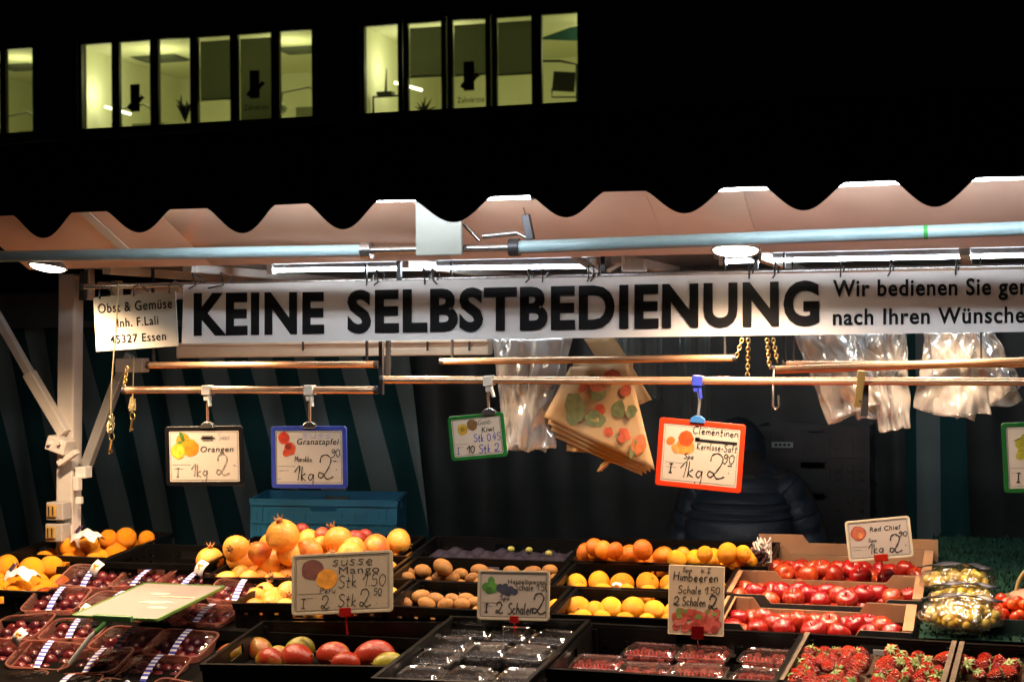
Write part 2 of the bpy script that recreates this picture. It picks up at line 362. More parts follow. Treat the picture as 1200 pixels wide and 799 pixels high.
def price_card(name, label, q, Y, frame_col, items, dYbot=0, dYr=0, border=.0135, rnd=.010, thick=.005, clip=None, paper=None, lines=True, group=None, frame_mat=None):
    """items: ('t',text,x,y,h,opts) print / ('h',text,x,y,h,opts) pen / ('d',x,y,rx,ry,colour,ang) picture blobs, in fractions of the sheet"""
    M, w, h = frame_matrix(q, Y, dYbot, dYr)
    t = thing(name, label, 'price card', M, group)
    fm = frame_mat or (mat('card_frame', srgb(frame_col), .35, col2=tuple(x*.8 for x in srgb(frame_col)), nscale=20) if isinstance(frame_col, str) else frame_col)
    fr = MB(); add_ring(fr, rrect(w, h, rnd), rrect(w-2*border, h-2*border, max(rnd-border*.5, .003)), -thick, thick*.6); fr.build('frame', fm, t, bevel=.001)
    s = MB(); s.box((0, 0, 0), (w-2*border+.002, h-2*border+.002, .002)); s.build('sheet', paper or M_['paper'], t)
    iw, ih = w-2*border, h-2*border; Z = .0014
    P = lambda x, y, z=Z: (-iw/2+x, -ih/2+y, z)
    pr = MB(); hands = {}; pics = {}
    if lines:
        b = .0008
        for (x0, y0, x1, y1) in ((.02, .03, .98, .03), (.02, .97, .98, .97), (.02, .03, .02, .97), (.98, .03, .98, .97), (.04, .33, .3, .33), (.06, .25, .2, .25)):
            c = ((x0+x1)/2*iw-iw/2, (y0+y1)/2*ih-ih/2, Z); pr.box((c[0], c[1], Z), (max((x1-x0)*iw, b), max((y1-y0)*ih, b), .0003))
    nz = 0
    for it in items:
        if it[0] == 't':
            _, s_, x, y, hh, o = it; add_text(pr, s_, x*iw, y*ih, hh*ih, lambda a, c: P(a, c, Z+.0006), width=o.get('w', 0)*iw or None, bold=o.get('b', .012), shear=o.get('sh', 0))
        elif it[0] == 'h':
            _, s_, x, y, hh, o = it; mb = MB(); hands[len(hands)] = (o.get('c', '#101014'), mb)
            add_hand(mb, s_, x*iw, y*ih, hh*ih, lambda a, c: P(a, c, Z+.0010), width=o.get('w', 0)*iw or None, pen=o.get('pen', .0021), rise=o.get('rise', 0))
        elif it[0] == 'd':
            _, x, y, rx, ry, c, *a = it; nz += 1
            mb = pics.setdefault(c, MB()); disc(mb, x*iw-iw/2, y*ih-ih/2, rx*iw, ry*iw, Z+.0004+nz*.00002, wob=.06, ang=a[0] if a else 0)
        elif it[0] == 'b':
            _, x0, y0, x1, y1, c = it; pics.setdefault(c, MB()).box(((x0+x1)/2*iw-iw/2, (y0+y1)/2*ih-ih/2, Z+.0009), ((x1-x0)*iw, (y1-y0)*ih, .0003))
    if pr.v: pr.build('lettering', M_['black'], t)
    for c, mb in hands.values(): mb.build('handwriting', ink(c), t)
    for c, mb in pics.items(): mb.build('picture', ink(c), t)
    if clip == 'hang':                              # spring clip on a stem from the rail
        pass
    return t, M, w, h
# ------------------------------------------------------------------ the setting: ground, building across the street
def shear_stripes(m, k):
    nt = m.node_tree; sx = [n for n in nt.nodes if n.type == 'SEPXYZ'][0]; lk = sx.outputs[0].links[0]; to = lk.to_socket
    a = nt.nodes.new('ShaderNodeMath'); a.operation = 'MULTIPLY_ADD'; a.inputs[1].default_value = k
    nt.links.new(sx.outputs[2], a.inputs[0]); nt.links.new(sx.outputs[0], a.inputs[2]); nt.links.new(a.outputs[0], to)
g = MB(); g.box((0, 60, -.05), (300, 300, .1))
tag(g.build('ground', mat('asphalt', (.05, .05, .052), .85, col2=(.035, .035, .037), nscale=3, bump=.4, bscale=90)), kind='structure')

BY = 28.0
bld = thing('office_building', 'dark office building behind the stall with lit upper windows', 'building', T(at(350, 100, BY).x, BY, 0))
facade_m = mat('dark_render', (.05, .048, .045), .9, col2=(.035, .034, .032), nscale=1.5, bump=.2, bscale=20)
frame_m = mat('window_frame', (.02, .02, .022), .5); room_m = mat('room_paint', (.74, .74, .54), .8)
blind_m = mat('blind_cloth', (.30, .315, .24), .9, transl=.75, col2=(.26, .275, .21), nscale=4)
glass_m = clear('window_glass', gloss=.03, rough=.02)
groupsX = [[(5, 36)], [(94, 129), (138, 174), (184, 221), (230, 268), (277, 316), (326, 364)], [(426, 465), (477, 516), (529, 568), (581, 622), (634, 676)]]
ptop = lambda px: 58-(px-5)*.0655; pbot = lambda px: 155.5-(px-5)*.0485
zt = at(350, ptop(350), BY).z; zb = at(350, pbot(350), BY).z
gx = [[(at(a, 95, BY).x, at(b, 95, BY).x) for a, b in g_] for g_ in groupsX]
gx[0] = [(gx[0][0][0]-1.4, gx[0][0][0]-.8), (gx[0][0][0]-.66, gx[0][0][0]-.14)] + gx[0]
xs = [-45]; 
for g_ in gx: xs += [g_[0][0]-.07, g_[-1][1]+.07]
xs.append(25)
wall = MB(); wall.panel(xs, [0, zb-.07, zt+.07, 13], lambda i, j: not (j == 1 and i % 2 == 1), BY, BY+.35)
wall.build('facade', facade_m, bld, world=True)
each('ledge', facade_m, bld, [MB().box((-10, BY-.04, zb-.75), (70, .08, .1)), MB().box((-10, BY-.06, zt+1.6), (70, .12, .25))])
def room(x0, x1, ymax=5.2):
    r = MB(); h0, h1 = zb-.9, zt+.13; y0, y1 = BY+.36, BY+ymax
    r.add([(x0, y0, h0), (x1, y0, h0), (x1, y1, h0), (x0, y1, h0), (x0, y0, h1), (x1, y0, h1), (x1, y1, h1), (x0, y1, h1)],
          [(0, 1, 2, 3), (7, 6, 5, 4), (2, 6, 7, 3), (0, 3, 7, 4), (1, 5, 6, 2)])
    for za, zb_ in ((h0, zb-.07), (zt+.07, h1)): r.add([(x0, y0, za), (x1, y0, za), (x1, y0, zb_), (x0, y0, zb_)], [(0, 1, 2, 3)])
    r.build('room_shell', room_m, bld, world=True)
    L = bpy.data.lights.new('room_light', 'POINT'); L.energy = 18; L.color = (.97, 1, .45); L.shadow_soft_size = .4
    for k in range(max(1, int((x1-x0)/2.2))):
        o = bpy.data.objects.new('room_light', L); COL.objects.link(o); n = max(1, int((x1-x0)/2.2))
        o.location = (x0+(x1-x0)*(k+.5)/n, BY+1.6, zt-.35); o.parent = bld; o.matrix_parent_inverse = WM[bld.name].inverted()
room(gx[0][0][0]-1, gx[0][-1][1]+.45); room(gx[1][0][0]-.55, gx[1][-1][1]+.3); room(gx[2][0][0]-.25, gx[2][-1][1]+1.6)
def window(x0, x1, blind=0, logo=None, text=False):
    f = MB(); yo = BY+.1
    for (a, b) in ((x0-.09, x0), (x1, x1+.09)): f.box(((a+b)/2, yo, (zb+zt)/2), (b-a, .09, zt-zb+.1))
    f.box(((x0+x1)/2, yo, zb-.025), (x1-x0, .09, .05)); f.box(((x0+x1)/2, yo, zt+.045), (x1-x0+.17, .09, .09)); f.box(((x0+x1)/2, yo+.002, zb-.055), (x1-x0+.17, .09, .03))
    w = f.build('window', frame_m, bld, world=True)
    MB().box(((x0+x1)/2, yo, (zb+zt)/2), (x1-x0, .01, zt-zb)).build('pane', glass_m, w, world=True)
    if blind:
        b = MB(); z0 = zt-.06-(zt-zb)*blind; b.box(((x0+x1)/2, yo+.1, (z0+zt-.06)/2), (x1-x0+.02, .008, zt-.06-z0)); b.box(((x0+x1)/2, yo+.1, z0), (x1-x0+.02, .025, .03))
        b.build('roller_blind', blind_m, w, world=True)
    if logo is not None:
        l = MB(); cx = (x0+x1)/2+.02; z = zb+(zt-zb)*logo; l.box((cx-.03, yo-.012, z), (.2, .004, .52))
        pts = [Vector((cx-.17+.045*i, yo-.016, z-.2+.03*math.sin(i*1.1)+.028*i)) for i in range(8)]
        l.tube(pts, [.035, .045, .05, .045, .035, .025, .03, .05], 8)
        if text: add_text(l, 'Zahnärzte', cx-.25, z-.47, .1, lambda a, c: (a, yo-.012, c), width=.5, bold=.01)
        l.build('window_lettering', M_['black'], w, world=True)
for i, g_ in enumerate(gx):
    for j, (x0, x1) in enumerate(g_):
        bl, lg, tx = 0, None, False
        if i == 1: bl = {3: .68, 4: .95}.get(j, 0); lg = {1: .34, 4: .42}.get(j); tx = j == 4
        if i == 2: bl = {1: .55, 2: .56, 3: .58}.get(j, 0); lg = {2: .38}.get(j); tx = j == 2
        window(x0, x1, bl, lg, tx)
# what shows inside the lit rooms
teal = mat('teal_panel', (.03, .12, .13), .6); sil = mat('dark_fitting', (.05, .05, .045), .6); pale = mat('pale_fitting', (.4, .42, .32), .5)
for k, (px, py, ww) in enumerate(((190, 72, .9), (26, 80, .7), (352, 59, .7))):
    p = at(px, py, BY+2.6); v = MB(); zc = zt+.10
    for r in range(5): v.box((p.x, BY+2.3+r*.13, zc), (ww, .07, .03))
    v.box((p.x, BY+2.56, zc+.02), (ww+.1, .75, .01))
    solo(v, 'ceiling_vent', mat('vent_grille', (.09, .1, .07), .6), ['square ceiling vent seen through the second and third panes of the six-pane window', 'ceiling vent in the room at the left edge window', 'ceiling vent seen through the rightmost pane of the six-pane window'][k], 'ceiling vent')
for k, (px, py) in enumerate(((135, 131), (475, 103))):
    p = at(px, py, BY+1.5); l = MB(); l.beam(p+Vector((-.2, 0, .1)), p+Vector((.32, .0, -.06)), .12, .05)
    solo(l, 'wall_lamp', mat('lamp_glow', (1, 1, .8), .5, emit=(1, 1, .65), estr=2.2), ['slanted wall lamp lit behind the six-pane upper window', 'slanted wall lamp lit behind the five-pane upper window'][k], 'lamp')
    L = bpy.data.lights.new('wall_lamp_light', 'POINT'); L.energy = 6; L.color = (1, 1, .6); L.shadow_soft_size = .1; o = bpy.data.objects.new('wall_lamp_light', L); COL.objects.link(o); o.location = p+Vector((-.1, -.1, .35))
p = at(109, 139, BY+2.0); solo(MB().box(p, (.5, .04, .62)), 'painting', mat('red_painting', (.4, .06, .02), .6, col2=(.35, .2, .03), nscale=6), 'red and orange picture on the wall in the leftmost pane of the six-pane window', 'painting')
p = at(661, 96, BY+1.2); m_ = thing('monitor', 'dark flat monitor on a swivel arm in the rightmost upper pane', 'monitor', T(p))
MB().box((0, 0, 0), (.42, .05, .36), RY(R(6))).build('screen', sil, m_, bevel=.01)
a_ = MB(); a_.tube([(-.55, .1, .42), (-.1, .1, .4), (.22, .1, .32), (.22, .1, -.75)], .025); a_.tube([(-.25, .08, -.1), (-.25, .08, -.26), (.2, .08, -.28)], .015); a_.build('arm', sil, m_)
p = at(668, 44, BY+1.6); solo(MB().prism([(p.x-.62, p.z), (p.x+.7, p.z-.12), (p.x+.7, p.z+.25), (p.x, p.z+.18)], p.y, p.y+.04), 'hanging_panel', teal, 'teal triangular panel hanging in the rightmost upper pane', 'panel')
p = at(452, 112, BY+1.0); d_ = MB(); d_.tube([p+Vector((-.25, 0, -.5)), p+Vector((-.25, 0, -.02)), p+Vector((.3, 0, -.02)), p+Vector((.3, 0, -.5))], .025); d_.tube([p, p+Vector((.02, 0, .5))], [.03, .008]); d_.box(p+Vector((0, 0, .03)), (.3, .2, .06))
solo(d_, 'plant_stand', sil, 'thin legged stand with a dark spike behind the first pane of the five-pane window', 'stand')
for k, (px, py, lab) in enumerate(((152, 128, 'dental lamp arm bending across the second and third panes of the six-pane window'), (345, 108, 'dental lamp arm behind the rightmost pane of the six-pane window'), (17, 137, 'low rail and chair back in the left edge window'))):
    p = at(px, py, BY+1.2); d_ = MB(); d_.tube([p+Vector((-.3, 0, -.35)), p+Vector((-.25, 0, .0)), p+Vector((.3, 0, .08)), p+Vector((.62, 0, -.1)), p+Vector((.62, 0, -.5))], .022)
    d_.sphere(1, 10, 8, T(p+Vector((-.28, 0, -.3))) @ S3(.12, .1, .1)); d_.box(p+Vector((.3, .3, -.42)), (.7, .25, .3)); solo(d_, 'lamp_arm', pale, lab, 'lamp arm')
for k, (px, py, lab) in enumerate(((217, 127, 'dark pointed plant silhouette at the third pane of the six-pane window'), (498, 131, 'dark spiky plant silhouette low in the second pane of the five-pane window'))):
    p = at(px, py, BY+.5); d_ = MB()
    for q in range(7): d_.tube([p+Vector((0, 0, -.25)), p+Vector((random.uniform(-.1, .1), random.uniform(-.05, .05), 0)), p+Vector((random.uniform(-.22, .22), 0, random.uniform(.05, .3)))], [.02, .045, .004], 6)
    solo(d_, 'pot_plant', sil, lab, 'plant')

# ------------------------------------------------------------------ the market stall
VY = 3.85
stall = thing('market_stall', 'night market stall with black scalloped awning, white post and striped back', 'market stall', T(-1.5, 5, 0))
flats = [(-150, -108), (-62, 16), (87, 128), (198, 241), (323, 363), (444, 484), (575, 621), (709, 757), (848, 895), (990, 1048), (1145, 1201), (1312, 1372), (1490, 1550)]
flaty = lambda px: 253-px*.0385
bots = {0: 279, 1: 279, 2: 272.5, 3: 273, 4: 269, 5: 260, 6: 255, 7: 250, 8: 246.5, 9: 243, 10: 239, 11: 235}
pts = []
for i, (a, b) in enumerate(flats):
    pts += [(a, flaty(a)), (b, flaty(b))]
    if i+1 < len(flats):
        c, yb = flats[i+1][0], bots[i]; n = 18
        for k in range(1, n):
            t = k/n; s_ = abs(math.sin(math.pi*t))**1.25; base = flaty(b)+(flaty(c)-flaty(b))*t
            pts.append((b+(c-b)*t, base+(yb-flaty((b+c)/2))*s_))
hem = [at(px, py, VY) for px, py in pts]
v = MB(); top = lambda x: at(600, 144, VY).z+.0+(x-hem[0].x)*.012
nrow = 6; cols = len(hem); vs = []
for r in range(nrow+1):
    for i, hpt in enumerate(hem):
        t = r/nrow; z = hpt.z+(top(hpt.x)-hpt.z)*t
        vs.append((hpt.x, VY+.012*math.sin(hpt.x*9)*(1-t)+.006*math.sin(hpt.x*23+z*6), z))
v.add(vs, [(r*cols+i, r*cols+i+1, (r+1)*cols+i+1, (r+1)*cols+i) for r in range(nrow) for i in range(cols-1)], None, True)
v.build('awning_valance', M_['valance'], stall, world=True, thick=.003)
xl, xr = hem[0].x, hem[-1].x
zf = top(-1.4)
r_ = MB(); r_.tube([(xl, VY+.02, zf+.0), (xr, VY+.02, zf+.02)], .018); r_.build('awning_bar', M_['dark_metal'], stall, world=True)
# hinged flap: glossy underside that slopes down to the roof edge
FY0, FZ0, FY1, FZ1 = VY+.04, zf-.01, 4.62, at(600, 303, 4.62).z
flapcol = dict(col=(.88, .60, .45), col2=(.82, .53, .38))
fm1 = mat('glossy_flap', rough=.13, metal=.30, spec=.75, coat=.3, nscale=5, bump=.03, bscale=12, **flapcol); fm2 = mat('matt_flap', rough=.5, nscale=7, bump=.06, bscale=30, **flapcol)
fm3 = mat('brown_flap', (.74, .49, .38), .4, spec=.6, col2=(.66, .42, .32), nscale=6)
def flap(x0, x1, m):
    d = Vector((0, FY1-FY0, FZ1-FZ0)); n_ = Vector((0, -d.z, d.y)).normalized()*.03
    p = [Vector((x0, FY0, FZ0)), Vector((x1, FY0, FZ0)), Vector((x1, FY1, FZ1)), Vector((x0, FY1, FZ1))]
    b = MB(); b.add(p+[q+n_ for q in p], [(0, 3, 2, 1), (4, 5, 6, 7), (0, 1, 5, 4), (1, 2, 6, 5), (2, 3, 7, 6), (3, 0, 4, 7)])
    b.build('canopy_panel', m, stall, world=True)
X = lambda px, Y: at(px, 300, Y).x
flap(xl, X(190, 4.3)-.002, fm2); flap(X(190, 4.3), X(488, 4.3), fm1); flap(X(488, 4.3)+.001, X(760, 4.3), fm2); flap(X(760, 4.3)+.001, X(873, 4.3), fm2); flap(X(873, 4.3)+.001, xr, fm3)
wps = []
for px in (98,): wps.append(MB().box((0, 0, 0), (.035, .66, .004), T((X(px, 4.25), (FY0+FY1)/2, (FZ0+FZ1)/2-.006)) @ RX(math.atan2(FZ1-FZ0, FY1-FY0))))
each('flap_batten', M_['white_paint'], stall, wps)
# front pipe in two lengths with collars
PY = 4.28
pp = [at(-140, 303, PY), at(430, 293.5, PY), at(603, 290, PY), at(1340, 262.5, PY)]
MB().tube([pp[0], pp[1]], .0165, 14).build('front_pipe', M_['steel_blue'], stall, world=True)
MB().tube([pp[1], pp[2]], .0105, 14).build('pipe_joint', M_['steel'], stall, world=True)
MB().tube([pp[2], pp[3]], .0175, 14).build('front_pipe', M_['steel_blue'], stall, world=True)
for q, d_ in ((pp[1], -.004), (pp[2], .004)):
    MB().tube([q+Vector((-.014, 0, 0)), q+Vector((.014, 0, 0))], .024, 14).build('pipe_collar', M_['dark_metal'] if d_ > 0 else M_['steel'], stall, world=True, bevel=.003)
g_ = at(1085, 272, PY); MB().tube([g_+Vector((-.005, 0, -.0003)), g_+Vector((.005, 0, 0))], .0182, 14).build('green_tape', mat('green_tape', (.02, .25, .04), .5), stall, world=True)
a_, b_ = at(487, 232, PY-.03), at(542, 299, PY-.03)
MB().box(((a_.x+b_.x)/2, PY-.03, (a_.z+b_.z)/2+.03), (b_.x-a_.x, .012, a_.z-b_.z+.06)).build('cover_plate', mat('pale_plate', (.19, .20, .18), .4, col2=(.16, .165, .15), nscale=7), stall, world=True, bevel=.004)
lt = MB(); q0, q1 = at(566, 277, PY+.02), at(606, 273, PY+.02); lt.tube([q0, q1], .008); q2 = at(622, 281, PY+.02); q3 = at(616, 252, PY+.02); MB().beam(q2, q3, .02, .022).build('latch_lever', M_['dark_metal'], stall, world=True, bevel=.002); lt.tube([q1, q2], .006); lt.tube([q3, at(611, 236, PY+.06)], .002, 6)
q0, q1 = at(543, 262, PY+.06), at(562, 282, PY+.06); lt.tube([q0, q1], .006); lt.build('flap_latch', M_['steel'], stall, world=True)
# roof over the counter and the stock behind
CY1 = 7.55; CZ = FZ1+.012
ceil_m = mat('roof_sheet', (.26, .28, .30), .32, metal=.55, col2=(.2, .215, .23), nscale=6, bump=.08, bscale=14)
MB().box(((xl+xr)/2, (FY1+CY1)/2, CZ+.02), (xr-xl, CY1-FY1, .03)).build('roof', ceil_m, stall, world=True)
each('roof_rib', M_['white_paint'], stall, [MB().box((X(px, 4.7), (4.7+CY1)/2, CZ-.012), (.03, CY1-4.75, .028)) for px in (120, 215, 470, 720, 885, 1130)])
# post with folding stays
pt_t, pt_b = at(83.5, 318, 5.2), at(78, 625, 5.2)
ps = MB(); ax = Vector((pt_t.x, 5.2, CZ)); bx = Vector((pt_b.x-.015, 5.2, 0.0)); ps.beam(bx, ax, .066, .066, up=(0, 1, 0)); ps.build('post', M_['white_paint'], stall, world=True, bevel=.006)
MB().beam(at(98, 318, 5.16), at(97, 352, 5.16), .02, .02, up=(0, 1, 0)).build('post_bracket', M_['steel'], stall, world=True)
st = MB(); st.beam(at(-40, 306, 5.15), at(38, 443, 5.15), .03, .03, up=(0, 1, 0)); st.beam(at(34, 437, 5.15), at(76, 508, 5.15), .04, .04, up=(0, 1, 0)); st.build('stay', M_['white_paint'], stall, world=True, bevel=.004)
st = MB(); st.beam(at(152, 415, 5.22), at(135, 453, 5.22), .028, .028, up=(0, 1, 0)); st.beam(at(138, 446, 5.22), at(97, 557, 5.22), .036, .036, up=(0, 1, 0)); st.build('stay', mat('grey_stay', (.42, .43, .42), .35, metal=.4), stall, world=True, bevel=.004)
bk = MB()
c0 = at(71, 521, 5.12); bk.box((0, 0, 0), (.075, .07, .05), T(c0) @ RY(R(18))); c1 = at(80, 536, 5.12); bk.box((0, 0, 0), (.085, .03, .02), T(c1) @ RY(R(-32)))
for dx in (-.02, .02): bk.tube([c0+Vector((dx, -.05, .008)), c0+Vector((dx, 0, .008))], .007, 8)
c2 = at(98, 553, 5.19); bk.box(c2, (.04, .05, .04)); bk.box(at(91, 566, 5.16), (.02, .03, .05)); bk.box(at(93, 586, 5.16), (.022, .02, .025))
bk.build('stay_bracket', M_['white_paint'], stall, world=True, bevel=.003)
each('corner_fitting', M_['white_paint'], stall, [MB().box(at(px, py, Y), d_) for px, py, Y, d_ in ((155, 428, 5.23, (.11, .05, .05)), (137, 349, 5.2, (.03, .04, .12)), (105, 325, 5.2, (.022, .04, .16)), (190, 345, 5.6, (.1, .3, .03)))], bevel=.004)
# beam under the banner
a_, b_ = at(210, 411, 5.2), at(575, 407, 5.2)
bm = MB(); bm.beam(a_, b_, .05, .05); bm.beam(a_+Vector((0, -.03, .022)), b_+Vector((0, -.03, .022)), .012, .012); bm.beam(at(118, 333, 5.0), at(215, 340, 5.0), .05, .02); bm.build('cross_beam', mat('cream_beam', (.6, .5, .38), .4, col2=(.5, .4, .3), nscale=7), stall, world=True, bevel=.004)
# sockets on the post
for k, (px, py) in enumerate(((69, 598), (68, 623))):
    c = at(px, py, 5.12); sk = thing('power_socket', ['upper grey socket box with yellow flap on the white post', 'lower grey socket box on the white post, just above the black tray'][k], 'socket', T(c))
    MB().box((0, 0, 0), (.066, .06, .062)).build('housing', mat('grey_housing', (.36, .34, .31), .5), sk, bevel=.004)
    MB().box((-.008, -.034, .002), (.036, .01, .042)).build('flap', mat('yellow_flap', (.5, .30, .05) if k == 0 else (.4, .3, .1), .45, col2=(.35, .2, .05), nscale=50), sk, bevel=.003)
    q = MB()
    for d_ in (-.008, .008): q.box((-.008+d_, -.040, .002), (.004, .003, .03))
    q.build('flap_rib', M_['dark_metal'], sk)
# lamps ------------------------------------------------------------
tube_m = mat('tube_glow', (1, 1, 1), .4, emit=COOL, estr=TUBE_EMIT); house_m = mat('lamp_housing', (.20, .215, .24), .4, col2=(.16, .175, .20), nscale=14)
def tube_lamp(label, p, q, r=.013, hous=True, up=.025):
    t = thing('tube_lamp', label, 'tube lamp', T((p+q)/2)); MB().tube([p, q], r, 10).build('tube', tube_m, t, world=True)
    if hous:
        h = MB(); h.beam(p+Vector((-.04, .012, up)), q+Vector((.04, .012, up)), .05, .022, up=(0, -.4, 1)); h.build('housing', house_m, t, world=True, bevel=.003)
        e = MB()
        for a, s_ in ((p, -1), (q, 1)): e.box(a+Vector((s_*.012, 0, .006)), (.022, .034, .04))
        e.build('end_cap', M_['white_paint'], t, world=True, bevel=.003)
tube_lamp('cool white tube lamp peeping under the middle of the scalloped awning', at(190, 236, 4.0), at(622, 227.6, 4.0))
tube_lamp('cool white tube lamp peeping under the right end of the scalloped awning', at(842, 218.5, 4.0), at(1330, 198.5, 4.0))
tube_lamp('cool white tube lamp on the roof above the left half of the banner', at(322, 316.5, 5.0), at(692, 312, 5.0), .0065, True, .024)
tube_lamp('cool white tube lamp on the roof above the right half of the banner', at(852, 306, 5.0), at(1330, 296.5, 5.0), .0065, True, .024)
def round_lamp(label, p, tilt, power, r=.062, cone=160, blend=.6):
    t = thing('round_lamp', label, 'lamp', T(p) @ RY(tilt) @ RX(R(-8)))
    sh = MB(); sh.lathe([(.012, .040), (.022, .038), (.03, .030), (r*.85, .016), (r+.006, .002), (r+.006, -.002), (r, .0), (r*.8, .012), (.02, .024)], 20); sh.build('shade', house_m, t)
    b = MB(); b.sphere(1, 18, 8, T(0, 0, -.002) @ S3(r*.985, r*.985, .013)); b.build('bulb', mat('bulb_glow', (1, .9, .75), .4, emit=(1, .84, .62), estr=LAMP_EMIT), t)
    L = bpy.data.lights.new('lamp_light', 'SPOT'); L.energy = power; L.color = WARM; L.spot_size = R(cone); L.spot_blend = blend; L.shadow_soft_size = .05
    o = bpy.data.objects.new('lamp_light', L); COL.objects.link(o); o.parent = t; o.location = (0, 0, -.03)
    return t
round_lamp('round warm lamp glowing under the roof by the white post', at(56, 312.5, 4.37), R(6), LAMP_W*1.4, .053)
round_lamp('round warm lamp glowing above the word in the middle of the banner', at(862, 293, 4.37), R(0), LAMP_W*.8, .060)
round_lamp('added unseen warm lamp behind the awning above the pomegranates', at(430, 180, 3.97), 0, LAMP_W*.75, .055, 100, .35)  # these four awning lamps are added, unseen, to lift the light level
round_lamp('added unseen warm lamp behind the awning above the apples', at(1085, 150, 3.97), 0, LAMP_W*.6, .055, 100, .35)
round_lamp('added unseen warm lamp behind the awning above the plum punnets', at(180, 190, 3.97), 0, LAMP_W*1.4, .055, 100, .35)
round_lamp('added unseen warm lamp behind the awning above the mandarins', at(770, 165, 3.97), 0, LAMP_W*.5, .055, 100, .35)
for px, lab in ((250, 'above the left short rails'), (490, 'above the pomegranate heap'), (845, 'above the mandarin trays'), (1100, 'above the apple cartons')):
    round_lamp('added unseen warm lamp behind the banner '+lab, at(px, 362-(px-200)*.018, 4.86), 0, LAMP_W*.40, .05, 150, .6)  # lamps added out of sight to brighten the produce from behind the banner
# curtains -----------------------------------------------------------
cur_m = stripes('striped_curtain', (.016, .095, .10), (.30, .37, .35), 0, .24, .5, .85); shear_stripes(cur_m, .24)
cl = X(-190, 7.4); cr = at(470, 500, 7.3).x
def curtain(name, x0, x1, y, m, label, skew=0, amp=.035, freq=9, z1=None):
    z1 = z1 or CZ-.0; mb = MB()
    def fn(u, v_):
        z = .05+(z1-.05)*v_; x = x0+(x1-x0)*u+skew*(1-v_)*u
        return (x, y+amp*math.sin(x*freq+.5*math.sin(z*2))*(1.1-.5*v_)+.01*math.sin(x*31+z*3), z)
    mb.grid(fn, 120, 30); return solo(mb, name, m, label, 'curtain', thick=.002)
tarp_m = mat('black_tarpaulin', (.026, .036, .037), .42, spec=.6, col2=(.055, .067, .068), nscale=3.5, bump=.5, bscale=7)
curtain('tarpaulin', cl-.2, X(1330, 7.5)+.3, 7.56, tarp_m, 'shiny black tarpaulin closing the back of the stall', amp=.02, freq=5)
curtain('striped_curtain', cl, cr, 7.30, cur_m, 'dark green and grey striped curtain behind the hanging price cards on the left', skew=.22)
cur2 = stripes('striped_curtain', (.010, .075, .08), (.22, .27, .265), 0, .22, .55, .85)
curtain('striped_curtain', at(1062, 500, 7.3).x, at(1128, 500, 7.3).x, 7.25, cur2, 'narrow green and pale striped curtain hanging by the black crates on the right', skew=.05, amp=.03, freq=22)
gs = MB(); a_ = at(-60, 310, 7.1); b_ = at(70, 378, 7.1); gs.box(((a_.x+b_.x)/2, 7.1, (CZ+b_.z)/2), (b_.x-a_.x, .01, CZ-b_.z)); gs.box(((a_.x+b_.x)/2+.9, 7.09, b_.z-.01), (b_.x-a_.x+1.8, .03, .03))
gs.build('back_panel', mat('grey_panel', (.16, .17, .18), .6, col2=(.11, .118, .125), nscale=4, bump=.1, bscale=20), stall, world=True)
# counter boards under the produce
def counter_z(Y): return at(700, 719, 4.47).z-.078+.12*(Y-4.47)
ct = thing('display_counter', 'sloping counter under the produce trays', 'counter', T(-1.4, 4.8, 0))
def board(y0, y1, dz):
    b = MB(); p = [(xl, y0, counter_z(y0)+dz), (xr, y0, counter_z(y0)+dz), (xr, y1, counter_z(y1)+dz), (xl, y1, counter_z(y1)+dz)]
    b.add([(x, y, z-.03) for x, y, z in p]+p, [(0, 3, 2, 1), (4, 5, 6, 7), (0, 1, 5, 4), (1, 2, 6, 5), (2, 3, 7, 6), (3, 0, 4, 7)]); b.build('board', mat('dark_board', (.006, .0055, .005), .7, spec=0, col2=(.008, .0075, .007), nscale=6), ct, world=True)
board(3.95, 4.44, -.055); board(4.445, 5.4, -.006)
each('leg', M_['dark_metal'], ct, [MB().box((x, y, (counter_z(y)-.09)/2), (.05, .05, counter_z(y)-.09)) for x in (xl+.3, -2.2, -1.2, -.2, xr-.3) for y in (4.05, 5.3)])
# ------------------------------------------------------------------ banner and signs
def quad_sheet(tl, tr, br, bl, Yl, Yr):
    return at(*tl, Yl), at(*tr, Yr), at(*br, Yr), at(*bl, Yl)
YBL, YBR = 4.56, 4.68
def banner_Y(px): return YBL+(YBR-YBL)*(px-215)/(1200-215)
bt = lambda px: 333.5-(px-215)*.0183; bb = lambda px: 402.3-(px-215)*.0137
tl, tr, br, bl = at(215, bt(215), YBL), at(1300, bt(1300), banner_Y(1300)), at(1300, bb(1300), banner_Y(1300)), at(213, bb(213), YBL)
bx = (tr-tl).normalized(); bn = Vector((bx.y, -bx.x, 0)).normalized()
ban = thing('banner', 'long white banner with black lettering KEINE SELBSTBEDIENUNG', 'banner', T((tl+tr+bl+br)/4))
b = MB(); fr_ = [tl, tr, br, bl]; k_ = 24
vs = []
for s_ in (0, .006):
    for i in range(k_+1):
        t = i/k_; vs += [tl.lerp(tr, t)-bn*s_, bl.lerp(br, t)-bn*s_]
m_ = 2*(k_+1); fs = []
for i in range(k_): fs += [(2*i, 2*i+1, 2*i+3, 2*i+2), (m_+2*i, m_+2*i+2, m_+2*i+3, m_+2*i+1), (2*i, 2*i+2, m_+2*i+2, m_+2*i), (2*i+1, m_+2*i+1, m_+2*i+3, 2*i+3)]
fs += [(0, m_, m_+1, 1), (2*k_, 2*k_+1, m_+2*k_+1, m_+2*k_)]
b.add(vs, fs); b.build('sheet', mat('banner_sheet', (.68, .65, .64), .28, spec=.5, col2=(.60, .56, .54), nscale=2.2, bump=.02, bscale=6), ban, world=True)
